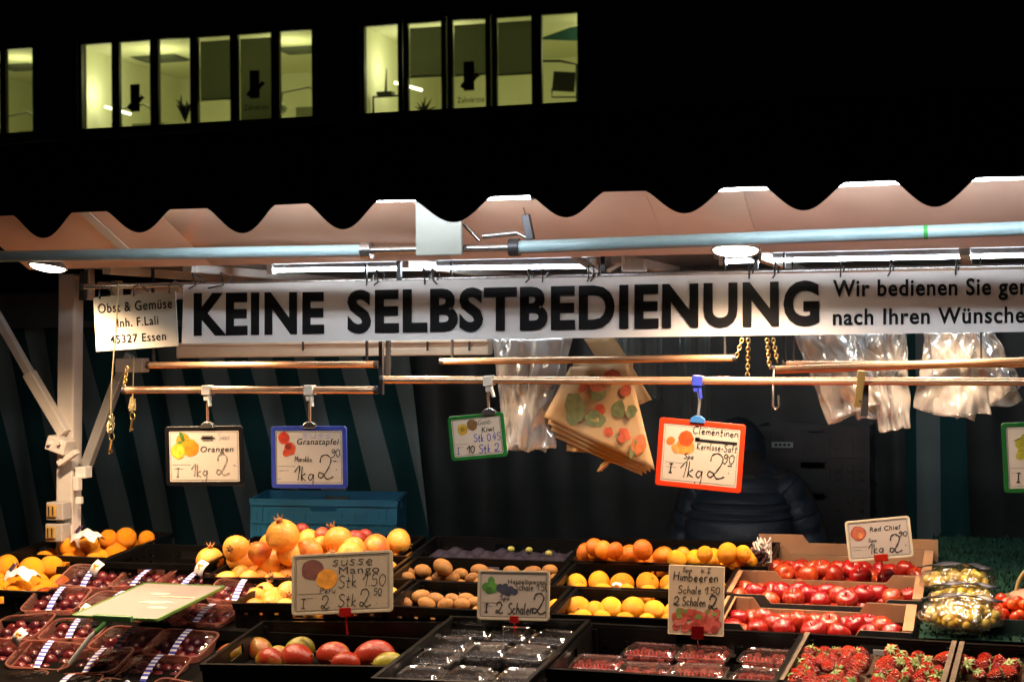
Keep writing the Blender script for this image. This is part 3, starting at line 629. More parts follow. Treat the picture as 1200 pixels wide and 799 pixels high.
def pix_text(mb, s, quad, Yfun, nrm, off=.0005, bold=.03, shear=0):
    vs, fs = text_mesh(s, bold, shear); w = max(v[0] for v in vs); (x0, t0, e0), (x1, t1, e1) = quad; out = []
    for x, y in vs:
        u = x/w; px = x0+(x1-x0)*u; py = (e0+(e1-e0)*u)*(1-y)+(t0+(t1-t0)*u)*y
        out.append(at(px, py, Yfun(px))+nrm*off)
    mb.add(out, fs)
lt = MB()
pix_text(lt, 'KEINE', ((227, 343, 391), (380, 341.5, 388.5)), banner_Y, bn, bold=.042)
pix_text(lt, 'SELBSTBEDIENUNG', ((407, 340, 388), (960, 328.5, 378.5)), banner_Y, bn, bold=.042)
lt.build('headline_lettering', M_['letter'], ban, world=True); lt = MB()
pix_text(lt, 'Wir bedienen Sie gern', ((976, 327.5, 347), (1216, 324.5, 344.5)), banner_Y, bn, bold=.024)
pix_text(lt, 'nach Ihren Wünschen', ((976, 361.5, 380.5), (1214, 358, 377.5)), banner_Y, bn, bold=.024)
lt.build('lettering', M_['letter'], ban, world=True)
# thin rail that carries the banner, ties and pins
rlm = M_['steel']
def rail(name, label, p, q, r, m, group=None, caps=True):
    t = thing(name, label, 'rail', T((p+q)/2), group); MB().tube([p, q], r, 12).build('tube', m, t, world=True)
    for a, b_ in ((p, q), (q, p)):
        d = (b_-a).normalized(); MB().tube([a-d*.003, a+d*.009], r*1.14, 12).build('end_cap', M_['dark_metal'], t, world=True)
    return t
rail('banner_rail', 'thin steel rail carrying the long white banner along its top edge', at(96, 336, 4.62), at(1320, 309, 4.76), .008, rlm)
tis = []
for px, s_ in ((229, .02), (262, .05), (430, 0), (443, .012), (498, .0), (508, -.012), (620, .01), (636, .0), (690, .004), (696, .01), (878, .0), (908, .006), (985, .0), (1043, .006), (1120, 0)):
    y0 = bt(px); p = at(px, y0+1, banner_Y(px)-.004); q = at(px+2, y0-8, banner_Y(px)+.06)
    tis.append(MB().tube([p+Vector((-s_, -.004, -.010)), p, q+Vector((0, -.03, .012)), q+Vector((.004, .03, .0)), p+Vector((.006, .012, -.006))], .0026, 6))
each('cable_tie', M_['black'], ban, tis)
each('hook_pin', M_['black'], stall, [MB().beam(at(px, 400, 5.16), at(px, 411, 5.16), .006, .006, up=(0, 1, 0)) for px in (355, 501, 550)])
# name board
q = ((113, 348.5), (208.5, 341), (206.5, 405.5), (109.5, 412))
sg = thing('name_board', 'cream board lettered Obst & Gemüse hanging left of the long banner', 'sign', frame_matrix(q, 4.56)[0])
_, w_, h_ = frame_matrix(q, 4.56); MB().box((0, 0, 0), (w_, h_, .004)).build('sheet', mat('board_sheet', (.42, .39, .33), .35, col2=(.36, .33, .28), nscale=4), sg, bevel=.001)
tx = MB()
for s_, x, y, h, w in (('Obst & Gemüse', .055, .70, .185, .9), ('Inh. F.Lali', .28, .42, .165, .5), ('45327 Essen', .18, .13, .155, .68)):
    tx = MB(); add_text(tx, s_, -w_/2+x*w_, -h_/2+y*h_, h*h_, lambda a, c: (a, c, .0035), width=w*w_, bold=.008); tx.build('lettering', M_['letter'], sg)
hks = []
for x in (-.42, .0, .43): hks.append(MB().tube([(x*w_, h_/2-.006, .004), (x*w_+.003, h_/2+.02, .006), (x*w_+.004, h_/2+.034, -.03), (x*w_, h_/2+.01, -.09)], .0022, 6))
each('hook', M_['dark_metal'], sg, hks, world=False)
rail('price_rail', 'upper short aluminium rail coloured with warm lamplight under the left end of the banner', at(173, 428, 4.95), at(442, 427, 4.95), .0115, M_['alu'])
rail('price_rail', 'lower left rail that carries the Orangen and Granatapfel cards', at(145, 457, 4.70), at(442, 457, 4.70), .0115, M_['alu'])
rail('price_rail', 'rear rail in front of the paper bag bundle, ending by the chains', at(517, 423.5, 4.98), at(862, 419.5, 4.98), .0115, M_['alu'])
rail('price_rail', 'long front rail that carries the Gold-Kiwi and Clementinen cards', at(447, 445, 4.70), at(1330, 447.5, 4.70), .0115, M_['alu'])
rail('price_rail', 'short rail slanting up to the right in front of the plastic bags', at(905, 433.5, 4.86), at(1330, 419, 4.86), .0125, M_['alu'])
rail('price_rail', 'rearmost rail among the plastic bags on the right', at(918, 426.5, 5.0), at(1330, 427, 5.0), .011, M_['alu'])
# rail suspensions (arms of the stall)
sps = []
for px, y0, y1, Y in ((447, 400, 462, 4.72), (455, 396, 450, 4.95), (468, 300, 330, 4.66), (886, 300, 326, 4.72), (707, 296, 320, 4.72)): sps.append(MB().beam(at(px, y0, Y), at(px, y1, Y), .012, .018, up=(0, 1, 0)))
for px, Y in ((180, 4.95), (430, 4.95), (530, 4.98), (850, 4.98), (930, 5.0), (1150, 5.0), (1250, 4.86), (920, 4.86)):
    p = at(px, 424, Y); sps.append(MB().beam(p, Vector((p.x, Y, CZ)), .006, .012, up=(0, 1, 0)))
each('rail_hanger', M_['dark_metal'], stall, sps)
each('roof_bracket', M_['white_paint'], stall, [MB().beam(at(672, 300, 4.75), at(702, 320, 4.75), .025, .02), MB().beam(at(730, 311, 4.8), at(757, 311, 4.8), .04, .04), MB().beam(at(712, 318, 4.85), at(735, 304, 4.9), .012, .012)], bevel=.003)
# ------------------------------------------------------------------ hanging bits
def key_on_cord(label, pts, Y):
    P = [at(px, py, Y) for px, py in pts]; t = thing('key_cord', label, 'key', T(P[-1])); c = MB(); c.tube(P, .0022, 6)
    k = P[-1]
    for i in range(9): c.tube([k+Vector((random.uniform(-.01, .01), random.uniform(-.008, .008), random.uniform(-.005, .05))) for _ in range(4)], .003, 6)
    c.build('cord', M_['cord'], t, world=True)
    m = MB(); ring = [k+Vector((.009*math.cos(a), .002, -.016+.012*math.sin(a))) for a in [i*math.pi/5 for i in range(11)]]; m.tube(ring, .002, 6)
    m.beam(k+Vector((0, 0, -.026)), k+Vector((-.008, 0, -.068)), .004, .008, up=(0, 1, 0)); m.box(k+Vector((-.003, 0, -.06)), (.012, .003, .008)); m.build('key', M_['brass'], t, world=True)
key_on_cord('key knotted on a long cord in front of the name board', [(139, 333), (135, 400), (131, 450), (130, 505)], 4.40)
key_on_cord('key on a short cord hanging right of the grey stay', [(157, 418), (156, 450), (155, 482)], 5.0)
def chain(label, pts, Y, n):
    P = [at(px, py, Y) for px, py in pts]; mb = MB(); L = sum((P[i+1]-P[i]).length for i in range(len(P)-1))
    for i in range(n):
        d = (i+.5)/n*L
        for a, b_ in zip(P, P[1:]):
            if d <= (b_-a).length: break
            d -= (b_-a).length
        dr = (b_-a).normalized(); c = a+dr*d; s_ = (Vector((0, 1, 0)) if i % 2 else Vector((1, 0, 0))); s_ = (s_-dr*s_.dot(dr)).normalized(); h = L/n*.68
        mb.tube([c+dr*h*math.sin(q)+s_*.0055*math.cos(q) for q in [k*math.pi/5 for k in range(11)]], .002, 6, caps=False)
    solo(mb, 'chain', M_['brass'], label, 'chain')
chain('brass chain with its end held by the front rail, left of the pair', [(877, 397), (876, 442)], 4.80, 9)
chain('brass chain slanting to the end of the rear rail', [(870, 397), (863, 418)], 4.95, 5)
chain('brass chain hanging straight above the steel hook', [(899, 397), (902, 432)], 4.84, 8)
chain('short brass chain just right of the steel hook', [(906, 397), (911, 424)], 4.98, 6)
chain('thin chain holding the left end of the lower left rail', [(149, 430), (145, 455)], 4.72, 7)
solo(MB().tube([at(907, 432, 4.84), at(906, 455, 4.82), at(906, 476, 4.82), at(909, 480, 4.82), at(913, 476, 4.82), at(912, 463, 4.82)], .0035, 8), 'steel_hook', M_['steel'], 'steel S hook hanging from the left end of the slanting rail', 'hook')
pg = thing('bar_clip', 'brass coloured flat clip hung over the front rail by the plastic bags', 'clip', T(at(1008, 460, 4.68)))
b = MB(); b.beam(at(1010, 434, 4.675), at(1005, 477, 4.675), .022, .008, up=(0, 1, 0)); b.build('blade', M_['brass'], pg, world=True, bevel=.002)
b = MB(); b.beam(at(1014, 450, 4.73), at(1013, 488, 4.73), .02, .006, up=(0, 1, 0)); b.tube([at(1008, 470, 4.668), at(1008, 470, 4.664)], .003, 8); b.build('rear_blade', M_['dark_metal'], pg, world=True)
# clear strips and bags ------------------------------------------------
strip_m = clear('clear_strip', (.8, .88, .9), .06, .15, .06, (.3, .4, .42), bump=.3, bscale=9)
for k, (px0, px1, y1, Y) in enumerate(((795, 836, 508, 5.6), (722, 780, 470, 5.7))):
    A, B = at(px0, 398, Y), at(px1, y1, Y); mb = MB()
    mb.grid(lambda u, v_: (A.x+(B.x-A.x)*u, Y+.05*math.sin(u*5+v_)+.02*math.sin(u*17), B.z+(CZ-B.z)*v_), 16, 16)
    solo(mb, 'clear_strip', strip_m, ['clear plastic strip hanging behind the Clementinen card', 'clear plastic strip hanging right of the paper bags'][k], 'plastic strip', thick=.0015)
bag_m = clear('bag_film', (.93, .95, .97), .16, .16, .34, (.95, .93, .91), bump=.45, bscale=11, bdist=.02)
def bag_bundle(label, poly_list, Y):
    """sheets of film bags: each a photo polygon (top-left, top-right, bottom-right, bottom-left) with folds"""
    cxs = [p for po in poly_list for p in po]; t = thing('plastic_bags', label, 'plastic bags', T(at(cxs[0][0], max(p[1] for p in cxs), Y)))
    for i, po in enumerate(poly_list):
        y_ = Y-.012*i; c = [at(px, py, y_) for px, py in po]; sd = random.uniform(0, 20); mb = MB()
        def fn(u, v_):
            p = c[0].lerp(c[1], u).lerp(c[3].lerp(c[2], u), v_)
            w = noise.noise(Vector((u*3+v_+sd, v_*2.6-u, sd)))*.026+noise.noise(Vector((u*8+v_*5, v_*3+sd-u*4, 3)))*.012+noise.noise(Vector((u*12-v_*8, v_*5+sd, 7)))*.004
            e = noise.noise(Vector((u*3, sd, 0)))*.018
            return p+Vector((noise.noise(Vector((v_*4, sd, u)))*.008, w-.02*math.sin(math.pi*u), e*v_))
        mb.grid(fn, 30, 34); mb.build('bag', bag_m, t, world=True, thick=.0012)
bag_bundle('bundle of clear plastic bags hanging left of the brown paper bags', [[(576, 396), (672, 396), (650, 520), (592, 528)], [(582, 396), (640, 398), (652, 524), (590, 530)], [(578, 398), (660, 396), (640, 528), (598, 524)]], 5.08)
bag_bundle('bundle of plastic bags hanging behind the brass bar clip', [[(930, 390), (1010, 390), (1030, 478), (970, 497)], [(940, 390), (1040, 390), (1062, 480), (1004, 494)], [(1012, 390), (1062, 390), (1068, 500), (1030, 507)], [(934, 390), (1000, 390), (1040, 470), (975, 492)]], 5.08)
bag_bundle('bundle of plastic bags hanging furthest right, fanned out', [[(1080, 390), (1150, 388), (1200, 468), (1120, 492)], [(1085, 390), (1160, 388), (1142, 494), (1070, 478)], [(1110, 390), (1165, 388), (1200, 450), (1150, 480)], [(1090, 390), (1150, 390), (1160, 486), (1095, 486)]], 5.08)
# paper bags -----------------------------------------------------------
kraft = mat('kraft_paper', (.40, .265, .135), .7, col2=(.345, .22, .105), nscale=5, bump=.25, bscale=14, transl=.08); kraft2 = mat('kraft_fold', (.40, .24, .10), .75)
pb = thing('paper_bags', 'bundle of brown paper bags printed with fruit and vegetables', 'paper bags', T(at(750, 552, 5.06)))
def paper(poly, Y, name='bag', m=kraft, bend=.012):
    c = [at(px, py, Y) for px, py in poly]; mb = MB()
    mb.grid(lambda u, v_: c[0].lerp(c[1], u).lerp(c[3].lerp(c[2], u), v_)+Vector((0, -bend*math.sin(math.pi*u)+.004*math.sin(u*13+v_*5), 0)), 14, 14); return mb.build(name, m, pb, world=True, thick=.0025)
paper([(684, 397), (720, 395), (764, 468), (738, 480)], 5.10); paper([(672, 425), (742, 423), (735, 500), (655, 505)], 5.09)
paper([(665, 500), (690, 500), (688, 530), (664, 528)], 5.085, m=kraft2)
for k in range(4): paper([(668+k, 430+2*k), (736-k, 426+2*k), (768-5*k, 551+2*k), (638+4*k, 488+8*k)], 5.03+.012*k)
paper([(706, 540), (722, 535), (705, 552), (700, 552)], 5.075, m=kraft2)
pr = {}
for px, py, rx, ry, c, a in ((700, 453, 9, 7, '#a5573a', 0), (684, 452, 4, 10, '#a5492f', .5), (719, 440, 10, 7, '#ab5238', .2), (733, 458, 7, 7, '#ab5238', 0), (674, 478, 12, 17, '#6a7048', -.3), (671, 490, 8, 9, '#5d6640', 0), (701, 461, 9, 8, '#6e7650', 0), (703, 480, 7, 8, '#a5492f', .3), (698, 491, 12, 10, '#667048', .2), (697, 491, 5, 4, '#a08a52', .2), (725, 479, 8, 11, '#6a7048', .2), (740, 482, 6, 9, '#6a7048', .4), (713, 506, 6, 6, '#bb5638', .1), (731, 506, 6, 5, '#bb5638', .2), (729, 514, 5, 5, '#bb5638', 0), (735, 512, 4, 4, '#bb5638', 0), (748, 520, 9, 12, '#bf6f44', .3), (742, 526, 4, 12, '#6e7650', .3), (694, 441, 4, 3, '#7b8058', 0), (716, 446, 4, 5, '#ab5238', 0)):
    mb = pr.setdefault(c, MB()); vs = []
    for k in range(14):
        q = 2*math.pi*k/14; r_ = 1+random.uniform(-.14, .14); u, v_ = rx*r_*math.cos(q), ry*r_*math.sin(q); vs.append(at(px+u*math.cos(a)-v_*math.sin(a), py+u*math.sin(a)+v_*math.cos(a), 5.0125+random.uniform(-.0004, .0004)))
    mb.add(vs, [tuple(range(14))])
for c, mb in pr.items(): mb.build('printed_picture', ink(c), pb, world=True)

# ------------------------------------------------------------------ price cards
def hang(t, M, px, ytop, yrail, Y, h, col='alu', blue=False):
    """spring clip on the card's top edge, stem and ring up to the rail"""
    inv = M.inverted(); c = inv @ at(px, ytop, Y); r = inv @ at(px, yrail, Y)
    q = MB(); q.prism([(c.x-.022, h/2-.006), (c.x+.022, h/2-.006), (c.x+.02, h/2+.006), (c.x+.008, h/2+.014), (c.x-.008, h/2+.014), (c.x-.02, h/2+.006)], -.009, .009, Matrix(((1, 0, 0, 0), (0, 0, 1, 0), (0, -1, 0, 0), (0, 0, 0, 1))))
    q.build('clip', mat('blue_clip', (.04, .16, .42), .35) if blue else M_['steel'], t, bevel=.0015)
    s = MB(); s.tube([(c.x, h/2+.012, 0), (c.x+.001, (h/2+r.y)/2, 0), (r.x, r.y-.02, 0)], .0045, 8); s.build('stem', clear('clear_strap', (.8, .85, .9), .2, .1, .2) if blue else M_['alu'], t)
    s = MB(); s.box((r.x, r.y, 0), (.03, .03, .034)); s.box((r.x, r.y-.024, .003), (.022, .018, .014)); s.tube([(r.x+.008, r.y-.02, .012), (r.x+.014, r.y-.05, .014)], .006, 8)
    s.build('rail_clip', mat('blue_strap', (.03, .05, .4), .4) if blue else mat('clear_clip', (.62, .58, .5), .2, spec=.8), t, bevel=.003)
DK = '#33333a'
t, M, w, h = price_card('price_card', 'black framed Orangen price card hanging from the lower left rail', ((193, 499.5), (285.5, 499), (285, 568.5), (195.5, 569.5)), 4.70, '#0a0a0c', [
    ('t', 'Orangen', .45, .58, .115, {'w': .47, 'sh': .15, 'b': .004}), ('b', .48, .80, .63, .90, '#6b6157'), ('b', .46, .83, .66, .87, '#6b6157'), ('h', 'Süss', .70, .82, .12, {'c': '#8f8ea0', 'pen': .0012}),
    ('d', .2, .80, .10, .10, '#e09018'), ('d', .31, .66, .115, .115, '#e8860e'), ('d', .13, .60, .105, .105, '#f0a81e'), ('d', .13, .60, .085, .085, '#f7c534'), ('d', .19, .88, .03, .07, '#46701f', .4), ('d', .16, .77, .04, .02, '#4d7a25', .3),
    ('h', 'I', .08, .10, .17, {'c': '#55555f', 'pen': .0014}), ('h', '1kg', .30, .10, .24, {'c': '#6d665f', 'pen': .0018}), ('h', '2', .66, .12, .42, {'c': '#6d665f', 'pen': .002}), ('h', '-', .90, .26, .2, {'c': '#8d867f', 'pen': .0015})]); hang(t, M, 243.5, 497, 457, 4.70, h)
t, M, w, h = price_card('price_card', 'blue framed Granatapfel price card hanging from the lower left rail', ((319, 499.5), (407.5, 499), (405.5, 572.5), (317.5, 571.5)), 4.70, '#34459c', [
    ('t', 'Granatapfel', .33, .74, .115, {'w': .62, 'sh': .15, 'b': .004}), ('h', 'süss', .40, .86, .16, {'c': '#8f9fd8', 'pen': .0016, 'w': .45}),
    ('d', .13, .86, .085, .085, '#c8381c'), ('d', .14, .95, .03, .03, '#b52f18'), ('d', .22, .66, .085, .09, '#d2512a'), ('d', .2, .7, .05, .045, '#8e1f14'), ('d', .16, .58, .05, .05, '#cf4a22'),
    ('h', 'Marokko', .29, .42, .10, {'pen': .0016, 'w': .26}), ('h', '1kg', .27, .06, .27, {'pen': .0024}), ('h', '2', .62, .10, .46, {'pen': .0026}), ('h', '90', .83, .50, .15, {'pen': .0018}), ('h', '_', .86, .43, .12, {'pen': .0018}), ('h', ',', .90, .28, .12, {'pen': .0014}), ('h', '_', .05, .24, .12, {'c': '#7787c8', 'pen': .001}), ('h', '_', .03, .09, .12, {'c': '#7787c8', 'pen': .001})]); hang(t, M, 363, 497, 457, 4.70, h)
t, M, w, h = price_card('price_card', 'small green framed Gold-Kiwi price card hanging left of the plastic bags', ((529.5, 488), (594, 482.5), (590.5, 534), (524.5, 540.5)), 4.70, '#1d6a2c', [
    ('t', 'Gold-', .54, .80, .13, {'w': .28, 'sh': .15, 'b': 0}), ('t', 'Kiwi', .60, .60, .14, {'w': .26, 'sh': .15, 'b': .01}), ('d', .22, .72, .105, .105, '#c9a02a'), ('d', .22, .72, .05, .05, '#8f7a1e'), ('d', .42, .82, .11, .11, '#7d5a30'),
    ('h', 'Stk 0.45', .42, .36, .20, {'c': '#3a45b5', 'pen': .0017, 'w': .56}), ('h', 'I', .05, .08, .17, {'c': '#2c37a8', 'pen': .0016}), ('h', '10', .26, .07, .2, {'pen': .0022}), ('h', 'Stk 2.', .50, .06, .22, {'c': '#3a45b5', 'pen': .0018, 'w': .48})], border=.0105); hang(t, M, 573, 480, 446, 4.70, h)
t, M, w, h = price_card('price_card', 'red framed Clementinen price card hanging in front of the vendor', ((773, 488.5), (874.5, 498), (868, 577.5), (768, 568)), 4.70, '#d93a17', [
    ('h', 'Clementinen', .38, .86, .13, {'pen': .0018, 'w': .60}), ('b', .42, .73, .97, .775, '#08080a'), ('b', .42, .745, .48, .80, '#08080a'), ('h', 'Kernlose-Saft', .45, .60, .12, {'pen': .0016, 'w': .53}),
    ('d', .26, .62, .09, .1, '#f08c3a'), ('d', .33, .62, .09, .1, '#ee9040'), ('d', .30, .76, .10, .105, '#e05418'), ('d', .1, .70, .06, .05, '#ec7a2c', .5), ('d', .17, .57, .045, .07, '#f0944a', .6),
    ('h', 'Spa', .29, .42, .09, {'pen': .0016, 'w': .13}), ('h', 'I', .09, .16, .15, {'pen': .0024}), ('h', '1kg', .24, .10, .27, {'pen': .0021}), ('h', '2', .60, .12, .44, {'pen': .0024}), ('h', '90', .80, .40, .16, {'pen': .0018}), ('h', '_', .87, .36, .12, {'pen': .0018}), ('h', ',', .88, .24, .12, {'pen': .0012})], border=.0145, rnd=.008); hang(t, M, 818, 490, 446, 4.70, h, blue=True)
t, M, w, h = price_card('price_card', 'green framed price card with green grapes hanging at the right edge', ((1173.5, 495), (1263, 493), (1266, 575), (1176.5, 578)), 4.70, '#1b5a25', [
    ('d', .30, .80, .09, .09, '#8f8f1f'), ('d', .22, .72, .09, .09, '#a09c28'), ('d', .33, .66, .09, .09, '#8a8a1c'), ('d', .24, .60, .08, .08, '#9a9622'), ('d', .40, .74, .09, .09, '#a8a42c'), ('d', .18, .80, .08, .012, '#7a6a2a', .4), ('d', .20, .53, .07, .07, '#a8a030'), ('d', .33, .53, .07, .07, '#8a8a1c'),
    ('h', 'I', .10, .10, .15, {'pen': .0024})], border=.012)
hang(t, M, 1222, 492, 446, 4.70, h)
def red_clip(t, x, y, w_, h_, c=(.5, .02, .015)):
    b = MB(); b.box((x, y, .006), (w_, h_, .006)); b.box((x, y-h_*.3, -.008), (w_, h_*.5, .008)); b.tube([(x, y-h_*.5, 0), (x, y-h_*.5-.05, -.012)], .003, 8)
    b.build('clip', clear('red_clip', (.75, .06, .05), .08, .15, .35, c), t, bevel=.001)
t, M, w, h = price_card('price_card', 'cream framed Mango price card tilted above the mango crate', ((333.5, 653), (455.5, 643.5), (465, 717), (351, 718.5)), 4.40, M_['cream'], [
    ('t', 'Mango', .47, .66, .14, {'w': .42, 'b': .0}), ('h', 'süsse', .40, .81, .20, {'pen': .0022, 'w': .44}), ('d', .19, .77, .115, .10, '#58302a', .15), ('d', .345, .58, .11, .10, '#b0741c', .1),
    ('h', 'Stk 1.50', .46, .42, .22, {'pen': .0020, 'w': .50}), ('h', 'Peru', .27, .33, .10, {'pen': .0015, 'w': .17}), ('h', 'I', .07, .08, .16, {'pen': .0018}), ('h', '2', .28, .06, .24, {'pen': .0022}), ('h', 'Stk', .46, .08, .22, {'pen': .002}), ('h', '2', .68, .05, .32, {'pen': .0024}), ('h', '50', .83, .26, .12, {'pen': .0018}), ('h', '_', .88, .25, .1, {'pen': .0015}), ('h', ',', .86, .12, .1, {'pen': .0012})], dYbot=-.035, border=.0075, paper=mat('dimmed_tan_sheet', (.20, .165, .12), .5)); red_clip(t, .012, -h/2+.004, .034, .024)  # tan sheet darkened in colour for the weak light at the counter
t, M, w, h = price_card('price_card', 'cream framed Heidelbeeren price card standing behind the blueberry boxes', ((558, 667), (643.5, 669.5), (644.5, 727), (561.5, 726)), 4.42, M_['cream'], [
    ('t', 'Heidelbeeren', .42, .76, .10, {'w': .55, 'b': .012}), ('h', 'Schale 1.50', .52, .62, .15, {'pen': .0018, 'w': .5}), ('d', .17, .80, .05, .07, '#3a6a25'), ('d', .10, .68, .07, .06, '#2f5a20'), ('d', .20, .66, .08, .07, '#3d7028'), ('d', .14, .60, .06, .05, '#28501c'),
    ('d', .30, .66, .055, .06, '#262a3a'), ('d', .38, .68, .05, .055, '#202536'), ('d', .36, .60, .06, .05, '#2a2d40'), ('d', .46, .62, .055, .055, '#23283a'), ('d', .52, .58, .05, .045, '#262a3c'), ('d', .42, .56, .06, .045, '#1e2232'),
    ('h', 'Spa', .30, .40, .10, {'pen': .0017, 'w': .15}), ('h', 'I', .07, .12, .18, {'pen': .0028}), ('h', '2', .24, .10, .25, {'pen': .0026}), ('h', 'Schalen', .42, .10, .24, {'pen': .0024, 'w': .38}), ('h', '2', .77, .10, .46, {'pen': .003})], dYbot=-.02, border=.006, paper=mat('dimmed_grey_sheet', (.22, .19, .165), .5)); red_clip(t, .005, -h/2+.003, .024, .018)  # sheet colour carries the dim light on this card
rasp = []
for k in range(60):
    x, y = random.uniform(.09, .91), random.uniform(.06, .34); rasp.append(('d', x, y, .07, .07, random.choice(['#a8443a', '#b8524a', '#963830', '#c06a5c'])))
for k in range(10): rasp.append(('d', random.uniform(.1, .9), random.uniform(.12, .38), .055, .035, random.choice(['#6d7a3a', '#7d8a44']), random.uniform(0, 3)))
t, M, w, h = price_card('price_card', 'upright Himbeeren price card with printed raspberries and a red clip', ((781.5, 661.5), (848, 663.5), (849.5, 746), (785, 742)), 4.42, '#d8c4a4', rasp+[
    ('h', 'Himbeeren', .07, .79, .125, {'pen': .0024, 'w': .84}), ('h', 'Spa', .24, .92, .06, {'pen': .0016, 'w': .18}), ('h', 'kI', .58, .92, .06, {'pen': .0016, 'w': .2}), ('h', 'Schale 1.50', .16, .60, .11, {'pen': .002, 'w': .78}), ('h', '2', .08, .42, .13, {'pen': .0024}), ('h', 'Schalen', .24, .42, .13, {'pen': .0022, 'w': .44}), ('h', '2', .72, .38, .2, {'pen': .003})], dYbot=-.015, border=.0025, rnd=.002, thick=.002, lines=False, paper=mat('dimmed_tan_sheet', (.36, .275, .19), .5)); red_clip(t, .006, -h/2+.008, .034, .034, (.3, .01, .012))  # tan plastic with the dimness of the counter put into its colour
t, M, w, h = price_card('price_card', 'clear framed Red Chief price card standing in the rearmost apple carton', ((992, 611), (1067.5, 603.5), (1069.5, 652.5), (992.5, 658.5)), 5.06, '#a09a86', [
    ('t', 'Red Chief', .36, .72, .13, {'w': .52, 'sh': .15, 'b': .015}), ('d', .17, .70, .13, .125, '#7a3220'), ('d', .17, .70, .10, .10, '#8f4426', .4), ('d', .20, .64, .04, .05, '#a86a3a'),
    ('h', 'Spa', .32, .44, .09, {'pen': .0015, 'w': .14}), ('h', '1kg', .30, .12, .27, {'pen': .0022}), ('h', '2', .64, .10, .50, {'pen': .003}), ('h', '90', .82, .52, .13, {'pen': .002, 'w': .15}), ('h', ',', .92, .28, .12, {})], dYbot=-.02, border=.0065, paper=mat('dimmed_grey_sheet', (.24, .22, .205), .3)); red_clip(t, -.0, -h/2+.006, .04, .02, (.7, .05, .02))  # dimmer light on this card is put into the sheet colour
t, M, w, h = price_card('price_card', 'washed out green framed card lying back on a stick over the plums', ((153.5, 683), (248.5, 686.5), (203, 726.5), (100, 721.5)), 4.55, '#56803c', [
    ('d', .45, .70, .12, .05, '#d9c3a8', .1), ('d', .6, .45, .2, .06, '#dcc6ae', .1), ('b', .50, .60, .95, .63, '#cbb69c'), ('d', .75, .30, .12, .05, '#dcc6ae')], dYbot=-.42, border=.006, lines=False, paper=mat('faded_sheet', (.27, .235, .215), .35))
b = MB(); b.tube([(-.01, -h/2, -.006), (-.06, -h/2-.03, -.05), (-.11, -h/2-.06, -.12)], .0065, 8); b.build('stick', mat('grey_stick', (.3, .31, .3), .45), t); b = MB(); b.box((0, -h/2-.004, 0), (.12, .016, .018)); b.tube([(-.02, -h/2-.006, -.012), (-.045, -h/2-.022, -.036)], .008, 8); b.build('grip', mat('green_grip', (.05, .16, .05), .4), t, bevel=.003)
# ------------------------------------------------------------------ the vendor, seen from behind
VYD = 6.55
def vp(px, py, dy=0): return at(px, py, VYD+dy)
ven = thing('person', 'vendor in a dark quilted puffer jacket seen from behind, bending behind the trays', 'person', T(vp(870, 640).x, VYD, 0))
vx = vp(870, 640).x; o0 = Vector((vx, VYD, 0))
J = {}
def skin_body(verts, edges, name, m, parent, root=0):
    me = bpy.data.meshes.new(name); me.from_pydata([v[0] for v in verts], edges, []); me.update()
    o = bpy.data.objects.new(name, me); COL.objects.link(o); o.parent = parent; WM[o.name] = WM[parent.name]
    o.modifiers.new('skin', 'SKIN'); me.skin_vertices or None
    if not me.skin_vertices: pass
    lay = me.skin_vertices[0].data
    for i, v in enumerate(verts): lay[i].radius = v[1] if isinstance(v[1], tuple) else (v[1], v[1])
    lay[root].use_root = True
    q = o.modifiers.new('subdivision', 'SUBSURF'); q.levels = q.render_levels = 2
    me.materials.append(m); return o
sh_z = vp(870, 552).z; hp_z = .86
V3 = lambda x, y, z: (x, y, z)
body_v = [((0, -.12, hp_z), (.15, .12)), ((0, -.04, hp_z+.22), (.14, .11)), ((0, .05, sh_z-.06), (.17, .10)), ((0, .12, sh_z+.05), .055), ((-.045, .21, sh_z+.07), (.08, .09)), ((-.045, .26, sh_z+.13), .06),
          ((-.2, .06, sh_z-.04), .06), ((-.27, .0, sh_z-.32), .048), ((-.22, .20, sh_z-.46), .035), ((-.20, .28, sh_z-.46), .04),
          ((.2, .06, sh_z-.04), .06), ((.31, .02, sh_z-.3), .048), ((.36, .20, sh_z-.44), .035), ((.36, .28, sh_z-.45), .04),
          ((-.1, -.1, hp_z-.08), .095), ((-.11, -.02, .46), .07), ((-.11, -.06, .08), .045), ((-.11, .1, .04), .04),
          ((.1, -.1, hp_z-.08), .095), ((.11, -.02, .46), .07), ((.11, -.06, .08), .045), ((.11, .1, .04), .04)]
body_e = [(0, 1), (1, 2), (2, 3), (3, 4), (4, 5), (2, 6), (6, 7), (7, 8), (8, 9), (2, 10), (10, 11), (11, 12), (12, 13), (0, 14), (14, 15), (15, 16), (16, 17), (0, 18), (18, 19), (19, 20), (20, 21)]
# five-fingered hands as short chains off each palm
for s_, palm in ((-1, 9), (1, 13)):
    px_, py_, pz_ = body_v[palm][0]
    for k in range(4):
        a = len(body_v); dx = (-.03+.02*k); L = (.03, .036, .034, .026)[k]
        body_v += [((px_+dx, py_+.045, pz_+.0), .012), ((px_+dx*1.2, py_+.045+L, pz_-.012), .0095), ((px_+dx*1.2, py_+.05+L*1.5, pz_-.04), .008)]; body_e += [(palm, a), (a, a+1), (a+1, a+2)]
    a = len(body_v); body_v += [((px_-s_*.04, py_+.01, pz_-.005), .013), ((px_-s_*.06, py_+.045, pz_-.02), .009)]; body_e += [(palm, a), (a, a+1)]
skin_body(body_v, body_e, 'body', mat('skin_and_trousers', (.05, .04, .035), .7), ven)
nav = mat('quilted_nylon', (.040, .055, .076), .5, spec=.5, col2=(.029, .040, .057), nscale=12, bump=.6, bscale=35, bdist=.006)
